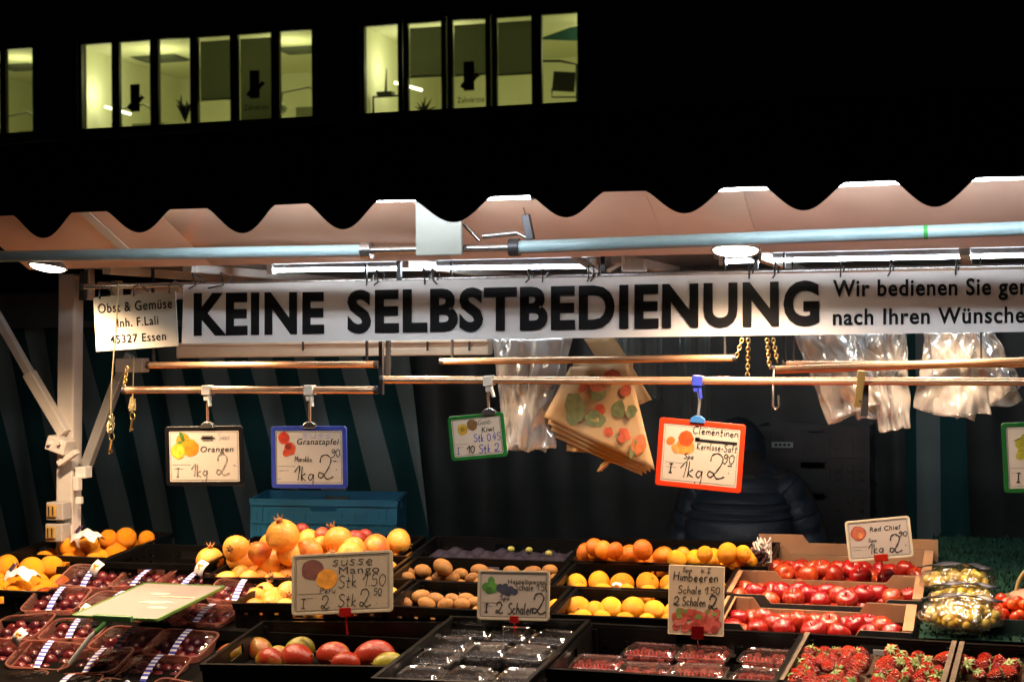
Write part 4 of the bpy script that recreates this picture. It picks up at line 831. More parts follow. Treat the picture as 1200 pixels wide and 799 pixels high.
def loft(mb, rings, n=24, puffs=7, amp=.014, sub=8, ph=0):
    """rings: (centre, rx, ry, axis-x vector, axis-y vector) joined with horizontal quilting"""
    vs, fs = [], []; m = len(rings)-1; tot = m*sub
    for i in range(tot+1):
        t = i/sub; j = min(int(t), m-1); u = t-j; u2 = u*u*(3-2*u)
        a, b = rings[j], rings[j+1]; c = Vector(a[0]).lerp(Vector(b[0]), u2 if m > 1 else u); rx = a[1]+(b[1]-a[1])*u2; ry = a[2]+(b[2]-a[2])*u2
        ax = Vector(a[3]).lerp(Vector(b[3]), u2).normalized(); ay = Vector(a[4]).lerp(Vector(b[4]), u2).normalized()
        q = abs(math.sin(math.pi*puffs*i/tot+ph))**.35
        for k in range(n):
            an = 2*math.pi*k/n; w = amp*(q-.5)*(1+.35*math.sin(an*5+i*.9))+.005*noise.noise(Vector((math.cos(an)*3, math.sin(an)*3, i*.5)))
            p = c+ax*(rx+w)*math.cos(an)+ay*(ry+w)*math.sin(an); vs.append(tuple(p))
    for i in range(tot):
        for k in range(n): fs.append((i*n+k, i*n+(k+1) % n, (i+1)*n+(k+1) % n, (i+1)*n+k))
    fs += [tuple(range(n-1, -1, -1)), tuple(range(tot*n, tot*n+n))]
    mb.add(vs, fs, None, True)
xa, ya, za = (1, 0, 0), (0, 1, 0), (0, 0, 1)
jk = MB()
loft(jk, [((0, -.12, hp_z-.08), .205, .16, xa, ya), ((0, -.07, hp_z+.14), .20, .16, xa, ya), ((0, .0, sh_z-.12), .195, .155, xa, ya), ((0, .05, sh_z-.02), .165, .125, xa, ya), ((-.01, .09, sh_z+.04), .10, .095, xa, ya)], 36, 8, .020, 14)
for s_ in (-1, 1):
    q = 1 if s_ > 0 else .86
    ch = [((s_*.09, .05, sh_z-.035), .05, .075, (s_*.2, 0, .95), ya), ((s_*.175, .035, sh_z-.075), .070, .088, (s_*.65, 0, .75), ya), ((s_*.225*q, .01, sh_z-.18), .070, .080, (s_*.95, 0, .3), ya), ((s_*.275*q, .0, sh_z-.31), .063, .070, (s_*.93, 0, .35), ya), ((s_*.33*q, .03, sh_z-.44), .056, .060, (s_*.93, 0, .35), ya), ((s_*.34*q, .19, sh_z-.49), .046, .046, (s_, 0, 0), (0, .2, 1))]
    loft(jk, ch, 24, 10, .015, 14)
jk.build('jacket', nav, ven)
hd = MB(); hd.sphere(1, 22, 14, T(-.045, .20, sh_z+.055) @ RX(R(-35)) @ S3(.118, .14, .155), fn=lambda p, a: (p[0]*(1+.04*math.sin(p[2]*16)), p[1]*(1+.04*math.sin(p[2]*16)), p[2]))
loft(hd, [((0, .07, sh_z-.02), .13, .115, xa, ya), ((-.03, .12, sh_z+.04), .11, .11, xa, ya)], 22, 2, .02, 8); hd.build('hood', nav, ven)

# ------------------------------------------------------------------ crates behind
def slot_list(L, H, handle=True, nslots=9, hw=.1, hh=.026):
    xs, zs = [-L/2, L/2], [.004, H]; holes = []
    if handle: holes.append((-hw/2, H-.012-hh, hw/2, H-.012))
    for k in range(nslots):
        x = -L/2+L*(k+.5)/nslots
        if abs(x) > hw/2+.02: holes += [(x-.008, H*.58, x+.008, H*.58+.007), (x-.008, H*.30, x+.008, H*.30+.007)] if k % 2 == 0 else [(x-.006, H*.58, x+.006, H*.58+.007)]
    for a in holes: xs += [a[0], a[2]]; zs += [a[1], a[3]]
    xs = sorted(set(round(x, 5) for x in xs)); zs = sorted(set(round(z, 5) for z in zs))
    def solid(i, j):
        cx, cz = (xs[i]+xs[i+1])/2, (zs[j]+zs[j+1])/2
        return not any(a[0] < cx < a[2] and a[1] < cz < a[3] for a in holes)
    return xs, zs, solid
def crate_mesh(Wd, D, H, t=.006, lip=.012, handle_long=True, handle_short=True, nl=9, ns=6):
    b = MB(); b.box((0, 0, .004), (Wd-.002, D-.002, .008))
    xs, zs, so = slot_list(Wd-2*t-.001, H, handle_long, nl)
    b.panel(xs, zs, so, -D/2, -D/2+t); b.panel(xs, zs, so, D/2-t, D/2)
    xs, zs, so = slot_list(D, H, handle_short, ns, .085)
    for x in (-Wd/2, Wd/2-t):
        b.panel(xs, zs, so, 0, t, T(x+t, 0, 0) @ RZ(R(90)) )
    for s_ in (-1, 1):                              # rolled rim
        b.box((0, s_*(D/2+.001), H+.0035), (Wd+lip, lip, .008)); b.box((s_*(Wd/2+.001), 0, H+.0032), (lip, D-lip, .0076))
        b.box((0, s_*(D/2+.0052), H-.006), (Wd+lip-.002, .002, .012))
    for sx in (-1, 1):
        for sy in (-1, 1): b.box((sx*(Wd/2-.008), sy*(D/2-.008), H/2-.002), (.020, .020, H-.006))
    for k in range(int(Wd/.05)+1):
        x = -Wd/2+.02+k*(Wd-.04)/int(Wd/.05)
        if abs(x) > .06: b.box((x, -D/2-.002, H*.45), (.003, .0045, H*.7)); b.box((x, D/2+.002, H*.45), (.003, .0045, H*.7))
    return b
TILT = math.atan(.12)
def crate_frame(L, Rr, Y, D, H, back=False, yaw=0, tilt=TILT):
    """front (or back) rim from photo points L to R at depth Y -> matrix (origin at the middle of the base) and width"""
    a = at(*L, Y); b = at(*Rr, Y-math.tan(-yaw)*(at(*Rr, Y).x-a.x)); w = math.hypot(b.x-a.x, b.y-a.y); c = (a+b)/2; roll = math.atan2(b.z-a.z, w)
    M = T(c) @ RZ(yaw) @ RY(-roll) @ RX(tilt) @ T(0, -D/2 if back else D/2, -H-.0075); return M, w
TR = {}
def tray(key, label, L, Rr, Y, D, H, name='crate', m=None, group=None, **k):
    kk = {q: k.pop(q) for q in ('back', 'yaw', 'tilt') if q in k}
    M, w = crate_frame(L, Rr, Y, D, H, **kk)
    o = tag(crate_mesh(w, D, H, **k).build(name, m or M_['blackp'], M=M), label, 'crate', group); TR[key] = (M, w, D, H, o); return o
GT = 'black produce trays on the counter'
tray('L1', 'black tray of oranges at the far left, beside the white post', (9, 648), (125, 653), 4.98, .46, .085, group=GT, tilt=R(4))
tray('L2', 'black tray of oranges cut by the left edge of the photo', (-78, 688), (55, 693), 4.62, .32, .085, group=GT, tilt=R(6))
tray('T1', 'front black tray of mandarins, directly behind the raspberry crate', (649, 719), (842, 727), 4.47, .275, .07, group=GT)
tray('T2', 'middle black tray of mandarins, behind the Himbeeren card', (649, 686), (848, 692), 4.76, .275, .07, group=GT)
tray('T3', 'rearmost black tray heaped with oranges and mandarins', (668, 656), (898, 663), 5.05, .30, .07, group=GT)
tray('K1', 'front black tray of kiwis, behind the Heidelbeeren card', (455, 709), (640, 718), 4.47, .275, .07, group=GT)
tray('K2', 'middle black tray of kiwis with a white label', (455, 678), (641, 685), 4.76, .275, .07, group=GT)
tray('K3', 'rearmost black tray lined with purple paper, behind the kiwis', (477, 653), (660, 659), 5.05, .30, .085, group=GT)
tray('P1', 'black tray of pomegranates directly behind the Mango card', (275, 706), (446, 707), 4.47, .275, .07, group=GT)
tray('P2', 'black tray under the pomegranate heap, in front of the blue crate', (240, 676), (446, 677), 4.76, .275, .07, group=GT)
tray('P3', 'rearmost black tray under the pomegranate heap', (255, 653), (462, 653), 5.05, .30, .07, group=GT)
GF = 'black crates along the front of the counter'; FYAW = R(-3.5)
tray('M1', 'deep black crate holding a row of mangoes', (237, 777), (462, 780), 4.06, .40, .13, group=GF, tilt=R(7), handle_long=False)
tray('B1', 'black crate of blueberry boxes', (530, 722), (689, 726), 4.44, .55, .09, group=GF, back=True, yaw=FYAW)
tray('R1', 'black crate of raspberry boxes', (693, 730), (939, 742), 4.44, .40, .09, group=GF, back=True, yaw=FYAW)
tray('S1', 'black crate of strawberry punnets in the middle of the right half', (947, 742), (1118, 752), 4.44, .40, .09, group=GF, back=True, yaw=FYAW)
tray('S2', 'black crate of strawberry punnets at the lower right corner', (1128, 753), (1310, 762), 4.44, .40, .09, group=GF, back=True, yaw=FYAW)
tray('L3', 'empty black tray between the far left oranges and the pomegranate heap', (118, 658), (236, 661), 4.80, .30, .08, group=GT, tilt=R(4))
# blue crate and the stack of black crates
bc, bw = crate_frame((294, 584), (465, 586), 5.75, .36, .21, tilt=0, yaw=R(14))
bcm = crate_mesh(bw, .36, .21, nl=13)
for k in range(24): bcm.box((-bw/2+.012+k*(bw-.024)/23, -.1825, .075), (.0045, .006, .10))
for z in (.025, .128, .196): bcm.box((0, -.1835, z), (bw+.004, .008, .007))
for s_ in (-1, 1): bcm.box((s_*.17*bw/.4, -.1835, .162), (.006, .008, .06))
tag(bcm.build('crate', M_['bluep'], M=bc), 'blue plastic crate standing behind the pomegranate heap', 'crate')
tb = MB(); q_ = bc @ Vector((0, 0, 0)); tb.box((q_.x, q_.y, q_.z-.02), (bw+.5, .5, .03))
for dx in (-.45, .45):
    for dy in (-.2, .2): tb.box((q_.x+dx, q_.y+dy, (q_.z-.035)/2), (.04, .04, q_.z-.035))
solo(tb, 'trestle_table', mat('table_wood', (.06, .045, .03), .7), 'dark low table under the blue crate', 'table')
first = None; GB = 'stacked black crates at the back'
SN = ['topmost', 'second from the top', 'third from the top', 'fourth from the top', 'fifth from the top', 'sixth from the top', 'seventh from the top', 'bottom']
pL, pR = at(886, 500, 7.0), at(1018, 500, 7.0); hC = .125
wht = mat('white_label', (.55, .58, .58), .5); grn = mat('leaf_green', (.10, .2, .03), .6, col2=(.16, .26, .05), nscale=20)
n_st = 8; z_top = pL.z
for k in range(n_st):
    M = T((pL.x+pR.x)/2, 7.0+.2, z_top-(k+1)*(hC+.006))
    if first is None:
        first = crate_mesh(pR.x-pL.x, .36, hC).build('crate', mat('lighter_black_plastic', (.045, .048, .05), .33, col2=(.07, .07, .07), nscale=9), M=M); tag(first, f'black crate {SN[0]} of the stack behind the vendor', 'crate', GB)  # lighter black so the lines of the stacked crates show
        l = MB(); l.box((-.125, -.188, .055), (.09, .003, .024)); lb_ = l.build('label', wht, first); l = MB()
        for q in (-1.5, -.5, .5, 1.5): l.box((-.125+q*.018, -.1902, .055), (.012, .002, .010))
        l.build('lettering', M_['black'], lb_)
    else:
        o = dup(first, M, f'black crate {SN[k]} in the stack behind the vendor')
        if k > 1:
            for c in [q for a in o.children for q in a.children]+list(o.children): bpy.data.objects.remove(c)
for k in range(2):
    cc = first.matrix_basis if k == 0 else T((pL.x+pR.x)/2, 7.2, z_top-2*(hC+.006))
    l = MB()
    for q in range(5): l.sphere(1, 8, 6, T(cc @ Vector((-.17+.025*q+random.uniform(-.005, .005), -.165, hC-.026))) @ S3(.018, .012, .006+random.uniform(0, .004)))
    solo(l, 'lettuce', grn, ['green leaves showing through the handle of the topmost stacked crate', 'green leaves showing through the handle of the second stacked crate'][k], 'lettuce')
# ------------------------------------------------------------------ fruit prototypes (unit radius about 1)
def fruit_mat(name, c1, c2, rough, **k): return mat(name, c1, rough, col2=c2, **k)
SP = MB
def orange_proto(name, m, label, cat):
    b = MB(); b.sphere(1, 20, 14, fn=lambda p, a: (p[0]*1.03, p[1]*1.03, p[2]*(.93 if abs(p[2]) < .97 else .89)))
    o = tag(b.build(name, m), label, cat); s = MB(); s.lathe([(.07, .88), (.09, .915), (.05, .935)], 7); s.build('stem_button', mat('stem_green', (.12, .14, .04), .7), o); return o
om = fruit_mat('orange_peel', (.86, .27, .006), (.90, .38, .012), .38, nscale=2.2, ncon=(.2, .8), randmix=.8, bump=.5, bscale=22, bdist=.045, spec=.45, rvar=.08)
mm = fruit_mat('mandarin_peel', (.86, .32, .006), (.92, .44, .014), .36, nscale=2.2, ncon=(.2, .8), randmix=.8, bump=.45, bscale=20, bdist=.045, spec=.5, rvar=.08)
dm = fruit_mat('deep_orange_peel', (.62, .15, .008), (.80, .26, .015), .38, nscale=1.5, randmix=.9, bump=.25, bscale=26, bdist=.03)
orange, mandarin, deep = orange_proto('orange', om, 'orange', 'orange'), orange_proto('mandarin', mm, 'mandarin', 'mandarin'), orange_proto('orange', dm, 'orange', 'orange')
def apple_proto():
    pr = [(.001, -.62), (.12, -.70), (.26, -.78), (.45, -.80), (.68, -.66), (.86, -.35), (.97, .0), (1.0, .28), (.93, .58), (.74, .80), (.48, .89), (.26, .82), (.12, .68), (.001, .60)]
    b = MB(); b.lathe(pr, 20, None, True, lambda p, a: (p[0]*(1+.025*math.sin(5*a)*(1 if p[2] < 0 else .3)), p[1]*(1+.025*math.sin(5*a)), p[2]))
    m = fruit_mat('red_apple_skin', (.28, .007, .008), (.46, .08, .015), .2, nscale=2.6, ncon=(.48, .82), stretch=(2.4, 2.4, .4), randmix=.4, spec=.55, coat=.35, bump=.12, bscale=9, bdist=.04, rvar=.12)
    o = tag(b.build('apple', m), 'apple', 'apple'); s = MB(); s.tube([(0, 0, .62), (.03, .02, .85), (.09, .04, 1.08)], [.05, .045, .06], 7); s.build('stem', mat('apple_stem', (.09, .05, .02), .8), o); return o
apple = apple_proto()
def pom_proto(c1=(.80, .37, .055), c2=(.62, .15, .035), con=(.48, .76), rm=.35):
    b = MB(); b.sphere(1, 22, 14, fn=lambda p, a: (p[0]*(1+.03*math.cos(3*a)), p[1]*(1+.03*math.cos(3*a)), p[2]*.92+.05*max(0, p[2]-.7)))
    m = fruit_mat('pomegranate_skin', c1, c2, .42, nscale=1.3, ncon=con, randmix=rm, bump=.12, bscale=5, bdist=.05, spec=.5)
    o = tag(b.build('pomegranate', m), 'pomegranate', 'pomegranate'); c = MB()
    c.lathe([(.22, .86), (.17, 1.0), (.2, 1.1)], 12)
    for k in range(6):
        a = k*math.pi/3; u, v_ = math.cos(a), math.sin(a); p = lambda r, z, d: (r*math.cos(a+d), r*math.sin(a+d), z)
        c.add([p(.19, 1.05, -.45), p(.19, 1.05, .45), p(.36, 1.32, 0), p(.14, 1.05, -.4), p(.14, 1.05, .4), p(.32, 1.31, 0)], [(0, 1, 2), (5, 4, 3), (0, 2, 5, 3), (1, 4, 5, 2)])
    c.build('crown', mat('pomegranate_crown', (.40, .19, .05), .6, col2=(.25, .09, .03), nscale=6), o); return o
pom = pom_proto(); red_pom = pom_proto((.30, .035, .02), (.42, .12, .04), (.4, .7), .5)
def mango_proto():
    b = MB(); b.sphere(1, 20, 14, fn=lambda p, a: (p[0]*1.28+.12*p[2]**2, p[1]*.86, p[2]*.9-.10*p[0]**2))
    m = fruit_mat('mango_skin', (.20, .016, .007), (.20, .18, .02), .32, nscale=.7, ncon=(.36, .60), randmix=.55, spec=.4, bump=.15, bscale=10, bdist=.03)
    o = tag(b.build('mango', m), 'mango', 'mango'); s = MB(); s.tube([(-1.28, 0, .0), (-1.4, .02, .03)], .07, 7); s.build('stem', mat('mango_stem', (.1, .06, .03), .8), o); return o
mango = mango_proto()
def kiwi_proto():
    b = MB(); b.sphere(1, 18, 12, fn=lambda p, a: (p[0]*1.22, p[1]*.84, p[2]*.8))
    return tag(b.build('kiwi', fruit_mat('kiwi_skin', (.34, .155, .03), (.24, .10, .02), .6, nscale=3, randmix=.4, bump=.35, bscale=40, bdist=.03)), 'kiwi', 'kiwi')
kiwi = kiwi_proto()
def plum_proto():
    b = MB(); b.sphere(1, 16, 11, fn=lambda p, a: (p[0]*(1-.07*max(0, math.cos(a))**8), p[1], p[2]*1.12))
    return tag(b.build('plum', fruit_mat('plum_skin', (.045, .008, .016), (.13, .014, .018), .28, nscale=1.5, randmix=.7, spec=.5)), 'plum', 'plum')
plum = plum_proto()
def straw_proto():
    pr = [(.001, -1.25), (.16, -1.2), (.42, -.95), (.68, -.5), (.86, .0), (.92, .35), (.80, .62), (.5, .76), (.001, .78)]
    b = MB(); b.lathe(pr, 16)
    m = fruit_mat('strawberry_flesh', (.30, .010, .006), (.46, .035, .010), .22, nscale=2, randmix=.5, spec=.55); nt = m.node_tree; N, L = nt.nodes, nt.links
    vo = N.new('ShaderNodeTexVoronoi'); vo.inputs['Scale'].default_value = 5.5; tc = N.new('ShaderNodeTexCoord'); L.new(tc.outputs['Object'], vo.inputs['Vector'])
    bp = N.new('ShaderNodeBump'); bp.inputs['Strength'].default_value = .6; bp.inputs['Distance'].default_value = .1; L.new(vo.outputs['Distance'], bp.inputs['Height']); L.new(bp.outputs[0], N['Principled BSDF'].inputs['Normal'])
    o = tag(b.build('strawberry', m), 'strawberry', 'strawberry'); c = MB()
    for k in range(9):
        a = k*2*math.pi/9+random.uniform(-.15, .15); l = random.uniform(.75, 1.05); up = random.uniform(-.15, .25)
        P = lambda r, z, d: (r*math.cos(a+d), r*math.sin(a+d), z)
        c.add([P(.08, .80, -.6), P(.08, .80, .6), P(.5*l, .88+up*.5, .34), P(l, .62+up, 0), P(.5*l, .88+up*.5, -.34)], [(0, 1, 2, 3, 4)])
    c.tube([(0, 0, .78), (.05, .03, 1.05), (.15, .05, 1.25)], .05, 6); c.build('calyx', mat('calyx_green', (.13, .22, .05), .6, col2=(.30, .36, .13), nscale=3, randmix=.6), o, thick=.03); return o
straw = straw_proto()
def rasp_proto():
    b = MB()
    for r in range(5):
        z = -.7+.38*r; rr = (.35, .62, .74, .66, .4)[r]; n = (5, 8, 9, 8, 5)[r]
        for k in range(n): a = 2*math.pi*(k+.5*(r % 2))/n; b.sphere(.27, 7, 5, T(rr*math.cos(a), rr*math.sin(a), z))
    b.sphere(.7, 8, 6)
    return tag(b.build('raspberry', fruit_mat('raspberry_flesh', (.58, .05, .045), (.70, .14, .10), .35, nscale=1.2, randmix=.6)), 'raspberry', 'raspberry')
rasp = rasp_proto()
def tomato_proto():
    b = MB(); b.sphere(1, 14, 10, fn=lambda p, a: (p[0], p[1], p[2]*.95))
    return tag(b.build('tomato', fruit_mat('tomato_skin', (.55, .04, .012), (.68, .12, .02), .14, nscale=1, randmix=.6, spec=.6)), 'tomato', 'tomato')
tomato = tomato_proto()
def rrot(full=True): return Euler((random.uniform(0, 6.3), random.uniform(0, 6.3), random.uniform(0, 6.3)) if full else (random.uniform(-.5, .5), random.uniform(-.5, .5), random.uniform(0, 6.3))).to_matrix().to_4x4()
def put(proto, p, r, label, group, rot=None): return place(proto, T(p) @ (rot if rot is not None else rrot()) @ S3(r*random.uniform(.95, 1.04), r*random.uniform(.95, 1.04), r*random.uniform(.94, 1.03)), label, group)
def in_tray(key, px, py, h):
    M, w, D, H, _ = TR[key]; n = (M.to_3x3() @ Vector((0, 0, 1))).normalized(); return on_plane(px, py, M @ Vector((0, 0, h)), n)
def local_ok(key, P, r):
    M, w, D, H, _ = TR[key]; l = M.inverted() @ P
    return Vector((max(-w/2+r+.008, min(w/2-r-.008, l.x)), max(-D/2+r+.008, min(D/2-r-.008, l.y)), l.z))
PLACED = {}
def free(key, l, r, k=.82): return all((l-q).length > (r+s_)*k for q, s_ in PLACED.setdefault(key, []))
def fill(key, proto, r, h, label, group, jit=.15, rot=True, ymin=-9, skip=0, x0=None, x1=None, tries=None):
    """one packed layer of fruit on the tray floor, leaving out places already taken"""
    M, w, D, H, _ = TR[key]; g_ = r*2.04; ny = max(1, int((D-.018-2*r)/(g_*.9))+1)
    xa_, xb_ = (-w/2+.01 if x0 is None else x0), (w/2-.01 if x1 is None else x1)
    for j in range(ny):
        y = -D/2+.01+r+j*g_*.9
        if y > D/2-r-.006 or y < ymin: continue
        nx = int((xb_-xa_)/g_)
        for i in range(nx):
            x = xa_+r+i*((xb_-xa_-2*r)/max(1, nx-1)) + (g_*.25 if j % 2 else -.0)*(1 if i < nx-1 else -1)
            if random.random() < skip: continue
            l = Vector((x+random.uniform(-jit, jit)*r, y+random.uniform(-jit, jit)*r*.6, h+random.uniform(-.08, .08)*r))
            if not free(key, l, r, .86): continue
            PLACED[key].append((l, r)); put(proto, M @ l, r*random.uniform(.88, 1.05), label, group)
def explicit(key, proto, lst, h, label, group, kr=1.0, rot=None):
    M, w, D, H, _ = TR[key]
    for e in lst:
        px, py, rp = e[:3]; hh = e[3] if len(e) > 3 else h
        P = in_tray(key, px, py, hh); r = rp*mpp(P)*kr; l = M.inverted() @ P
        PLACED.setdefault(key, []).append((l, r)); put(proto, P, r, label, group, rot() if rot else None)
# ------------------------------------------------------------------ oranges and mandarins
GO = lambda s: s
fill('L1', orange, .038, .042, 'orange lying in the far left black tray beside the white post', 'oranges in the far left tray')
explicit('L1', orange, [(80, 641, 11), (104, 636, 11), (127, 631, 11), (148, 630, 12), (172, 632, 11)], .09, 'orange in the top layer of the far left black tray', 'top oranges of the far left tray')
fill('L2', orange, .038, .044, 'orange in the black tray cut by the left photo edge', 'oranges in the left edge tray')
explicit('L2', orange, [(8, 664, 15), (37, 668, 15), (60, 664, 14)], .085, 'orange in the top layer of the black tray at the left photo edge', 'top oranges of the left edge tray')
l1 = 'mandarin in the front black tray, just behind the raspberry crate'; g1 = 'mandarins in the front tray'
explicit('T1', mandarin, [(653, 713, 12), (677, 712, 14), (698, 716, 12), (716, 713, 14), (742, 713, 14), (767, 715, 13), (790, 718, 13), (866-40, 720, 12)], .042, l1, g1)
fill('T1', mandarin, .031, .034, l1, g1)
l2 = 'mandarin in the middle black tray, left of the Himbeeren card'; g2 = 'mandarins in the middle tray'
explicit('T2', mandarin, [(676, 684, 12), (702, 682, 14), (729, 684, 14), (759, 684, 14), (784, 685, 12)], .042, l2, g2)
fill('T2', mandarin, .031, .034, l2, g2)
l3 = 'deep orange fruit heaped in the left half of the rearmost tray'; g3 = 'deep oranges heaped in the rearmost tray'
M3, w3, D3, H3, _ = TR['T3']
fill('T3', deep, .031, .036, l3, g3, x1=.02); fill('T3', mandarin, .031, .036, 'bright mandarin in the right half of the rearmost tray', 'mandarins heaped in the rearmost tray', x0=.03)
explicit('T3', deep, [(687, 648, 12), (700, 650, 11), (724, 650, 12), (738, 651, 13), (714, 652, 10), (777, 651, 12), (800, 649, 9)], .085, l3, g3)
explicit('T3', deep, [(697, 641, 11), (707, 644, 11), (753, 644, 12), (721, 645, 10)], .12, l3, g3)
explicit('T3', mandarin, [(793, 656, 12), (815, 655, 12), (835, 654, 12), (858, 659, 11), (877, 656, 11)], .085, 'bright mandarin in the right half of the rearmost tray', 'mandarins heaped in the rearmost tray')
explicit('T3', mandarin, [(852, 648, 13), (871, 648, 10), (826, 649, 10)], .12, 'bright mandarin in the right half of the rearmost tray', 'mandarins heaped in the rearmost tray')
# ------------------------------------------------------------------ apples in cartons
def carton(key, label, L, Rr, Y, D, H, hm, tabL, tabR):
    M, w = crate_frame(L, Rr, Y, D, H); t = thing('apple_carton', label, 'carton', M, 'apple cartons'); TR[key] = (M, w, D, H, t)
    def prof(x): return [(-w/2, .003), (w/2, .003), (w/2, H), (w/2-tabR, H), (w/2-tabR-.02, hm), (-w/2+tabL+.02, hm), (-w/2+tabL, H), (-w/2, H)]
    o, i = MB(), MB(); pf = prof(0)
    o.prism(pf, -D/2, -D/2+.003); o.prism([(x*1, z) for x, z in pf], D/2-.003, D/2); o.box((0, 0, .0015), (w, D, .003))
    for s_ in (-1, 1): o.box((s_*(w/2-.0015), 0, H/2+.0015), (.003, D-.0064, H-.004))
    o.build('outer_wall', mat('printed_carton', (.02, .021, .022), .5, col2=(.035, .033, .03), nscale=20), t)
    pf = [(x*(1-.014), z-.0006 if z > .01 else z+.002) for x, z in pf]
    i.prism(pf, -D/2+.0034, -D/2+.007); i.prism(pf, D/2-.007, D/2-.0034)
    for s_ in (-1, 1): i.box((s_*(w/2-.0055), 0, H/2), (.004, D-.016, H-.004)); i.box((s_*(w/2-.035), D/2-.011, H-.026), (.055, .003, .05)); i.box((s_*(w/2-.012), 0, H+.001), (.028, D*.92, .0035), RY(0))
    i.build('liner', M_['cardboard'], t); return t
carton('A1', 'foremost carton of red apples, directly behind the strawberry crate', (836, 726), (1069, 738), 4.47, .275, .100, .070, .07, .135)
carton('A2', 'middle carton of red apples', (846, 692), (1080, 701), 4.76, .275, .100, .076, .12, .09)
carton('A3', 'rearmost carton of red apples, with the Red Chief card', (866, 666), (1090, 672), 5.05, .32, .100, .076, .10, .09)
M3a, w3a, D3a, H3a, t3a = TR['A3']; bk = MB(); bk.prism([(-w3a/2+.02, .0), (w3a/2+.015, .0), (w3a/2+.015, .133), (w3a/2-.1, .133), (w3a/2-.12, .113), (-w3a/2+.18, .113), (-w3a/2+.16, .140), (-w3a/2+.02, .140)], D3a/2+.001, D3a/2+.005); bk.build('back_wall', M_['cardboard'], t3a)
for key, rows, lab, grp in (('A1', [[(848, 692), (905, 697), (940, 702), (1000, 704), (1030, 711), (1060, 714), (975, 700), (875, 695)], [(866, 705), (884, 702), (905, 706), (925, 702), (945, 706), (960, 705), (985, 703), (1010, 706), (1050, 710), (1062, 712)], [(872, 718), (897, 715), (925, 718), (955, 720), (990, 718), (1025, 719)]], 'red apple in the foremost carton', 'apples in the foremost carton'),
                            ('A2', [[(876, 672), (893, 678), (925, 680), (960, 680), (990, 682), (1018, 686), (1040, 686)], [(905, 688), (930, 690), (960, 690), (985, 692), (1010, 690), (1060, 692), (1078, 690)]], 'red apple in the middle carton', 'apples in the middle carton'),
                            ('A3', [[(930, 663), (953, 660), (978, 664), (1005, 660), (1035, 664), (1065, 662), (1092, 664)], [(960, 672), (985, 668), (1012, 670), (1040, 672)]], 'red apple in the rearmost carton', 'apples in the rearmost carton')):
    fill(key, apple, .033, .036, lab, grp)
    M, w, D, H, _ = TR[key]; nn = 0
    for j, y in enumerate((-.085, -.03, .03, .085)):
        n = 7 if j % 2 == 0 else 6
        for i in range(n):
            x = (-w/2+.045)+(w-.09)*(i+.5*(j % 2)*1.0)/(n-1+(j % 2)); l = Vector((x+random.uniform(-.008, .008), y+random.uniform(-.008, .008), .066+random.uniform(-.006, .006)+(.006, .008, -.006, -.022)[j]))
            if random.random() < (.1, .1, .25, .5)[j]: continue
            r = .0335*random.uniform(.92, 1.06); put(apple, M @ l, r, lab, grp, rrot(False) if random.random() < .4 else None)
# ------------------------------------------------------------------ pomegranates
lp, gp = 'yellow red pomegranate in the heap before the blue crate', 'pomegranates in the heap'
fill('P3', pom, .040, .045, lp, gp); fill('P2', pom, .040, .045, lp, gp); fill('P1', pom, .037, .040, 'pomegranate in the tray right behind the Mango card', 'pomegranates in the front tray')
def crown(ax): return lambda: Vector((0, 0, 1)).rotation_difference(Vector((ax[0]+random.uniform(-.3, .3), ax[1]+random.uniform(-.3, .3), ax[2]+random.uniform(-.2, .2)))).to_matrix().to_4x4()
cu = crown((.1, -.3, 1)); cs = lambda: rrot()
explicit('P2', pom, [(246, 656, 17), (284, 655, 19), (322, 660, 19), (355, 660, 16), (390, 662, 17), (425, 664, 16)], .085, lp, gp, rot=crown((.25, -.1, 1)))
explicit('P2', pom, [(277, 643, 16), (305, 648, 15), (340, 648, 16), (362, 646, 16), (410, 650, 16)], .125, lp, gp, rot=None)
explicit('P3', pom, [(362, 634, 15), (318, 640, 16), (414, 645, 16), (377, 640, 13)], .125, lp, gp)
explicit('P3', pom, [(441, 642, 17)], .10, 'smooth orange red pomegranate near the right end of the heap', gp)
put(pom, in_tray('P2', 331, 627, .19), 19.5*mpp(in_tray('P2', 331, 627, .19)), 'large pomegranate crowning the heap, crown upward', gp, crown((.05, -.1, 1))())
put(pom, in_tray('P3', 396, 634, .15), 18*mpp(in_tray('P3', 396, 634, .15)), 'pomegranate with ragged crown upward, right of the topmost one', gp, crown((-.15, -.1, 1))())
put(pom, in_tray('P3', 467, 634, .11), 15*mpp(in_tray('P3', 467, 634, .11)), 'pale yellow fruit with a brown stamp at the right end of the pomegranate heap', gp, crown((.3, .8, -.4))())
explicit('P3', red_pom, [(354, 621, 9, .15), (378, 628, 11, .14), (417, 632, 12, .13), (428, 628, 9, .13)], .14, 'small dark red pomegranate at the back of the heap', gp)
explicit('P1', pom, [(311, 694, 13), (338, 697, 16), (318, 702, 12), (300, 700, 12)], .05, 'pomegranate in the tray right behind the Mango card', 'pomegranates in the front tray')
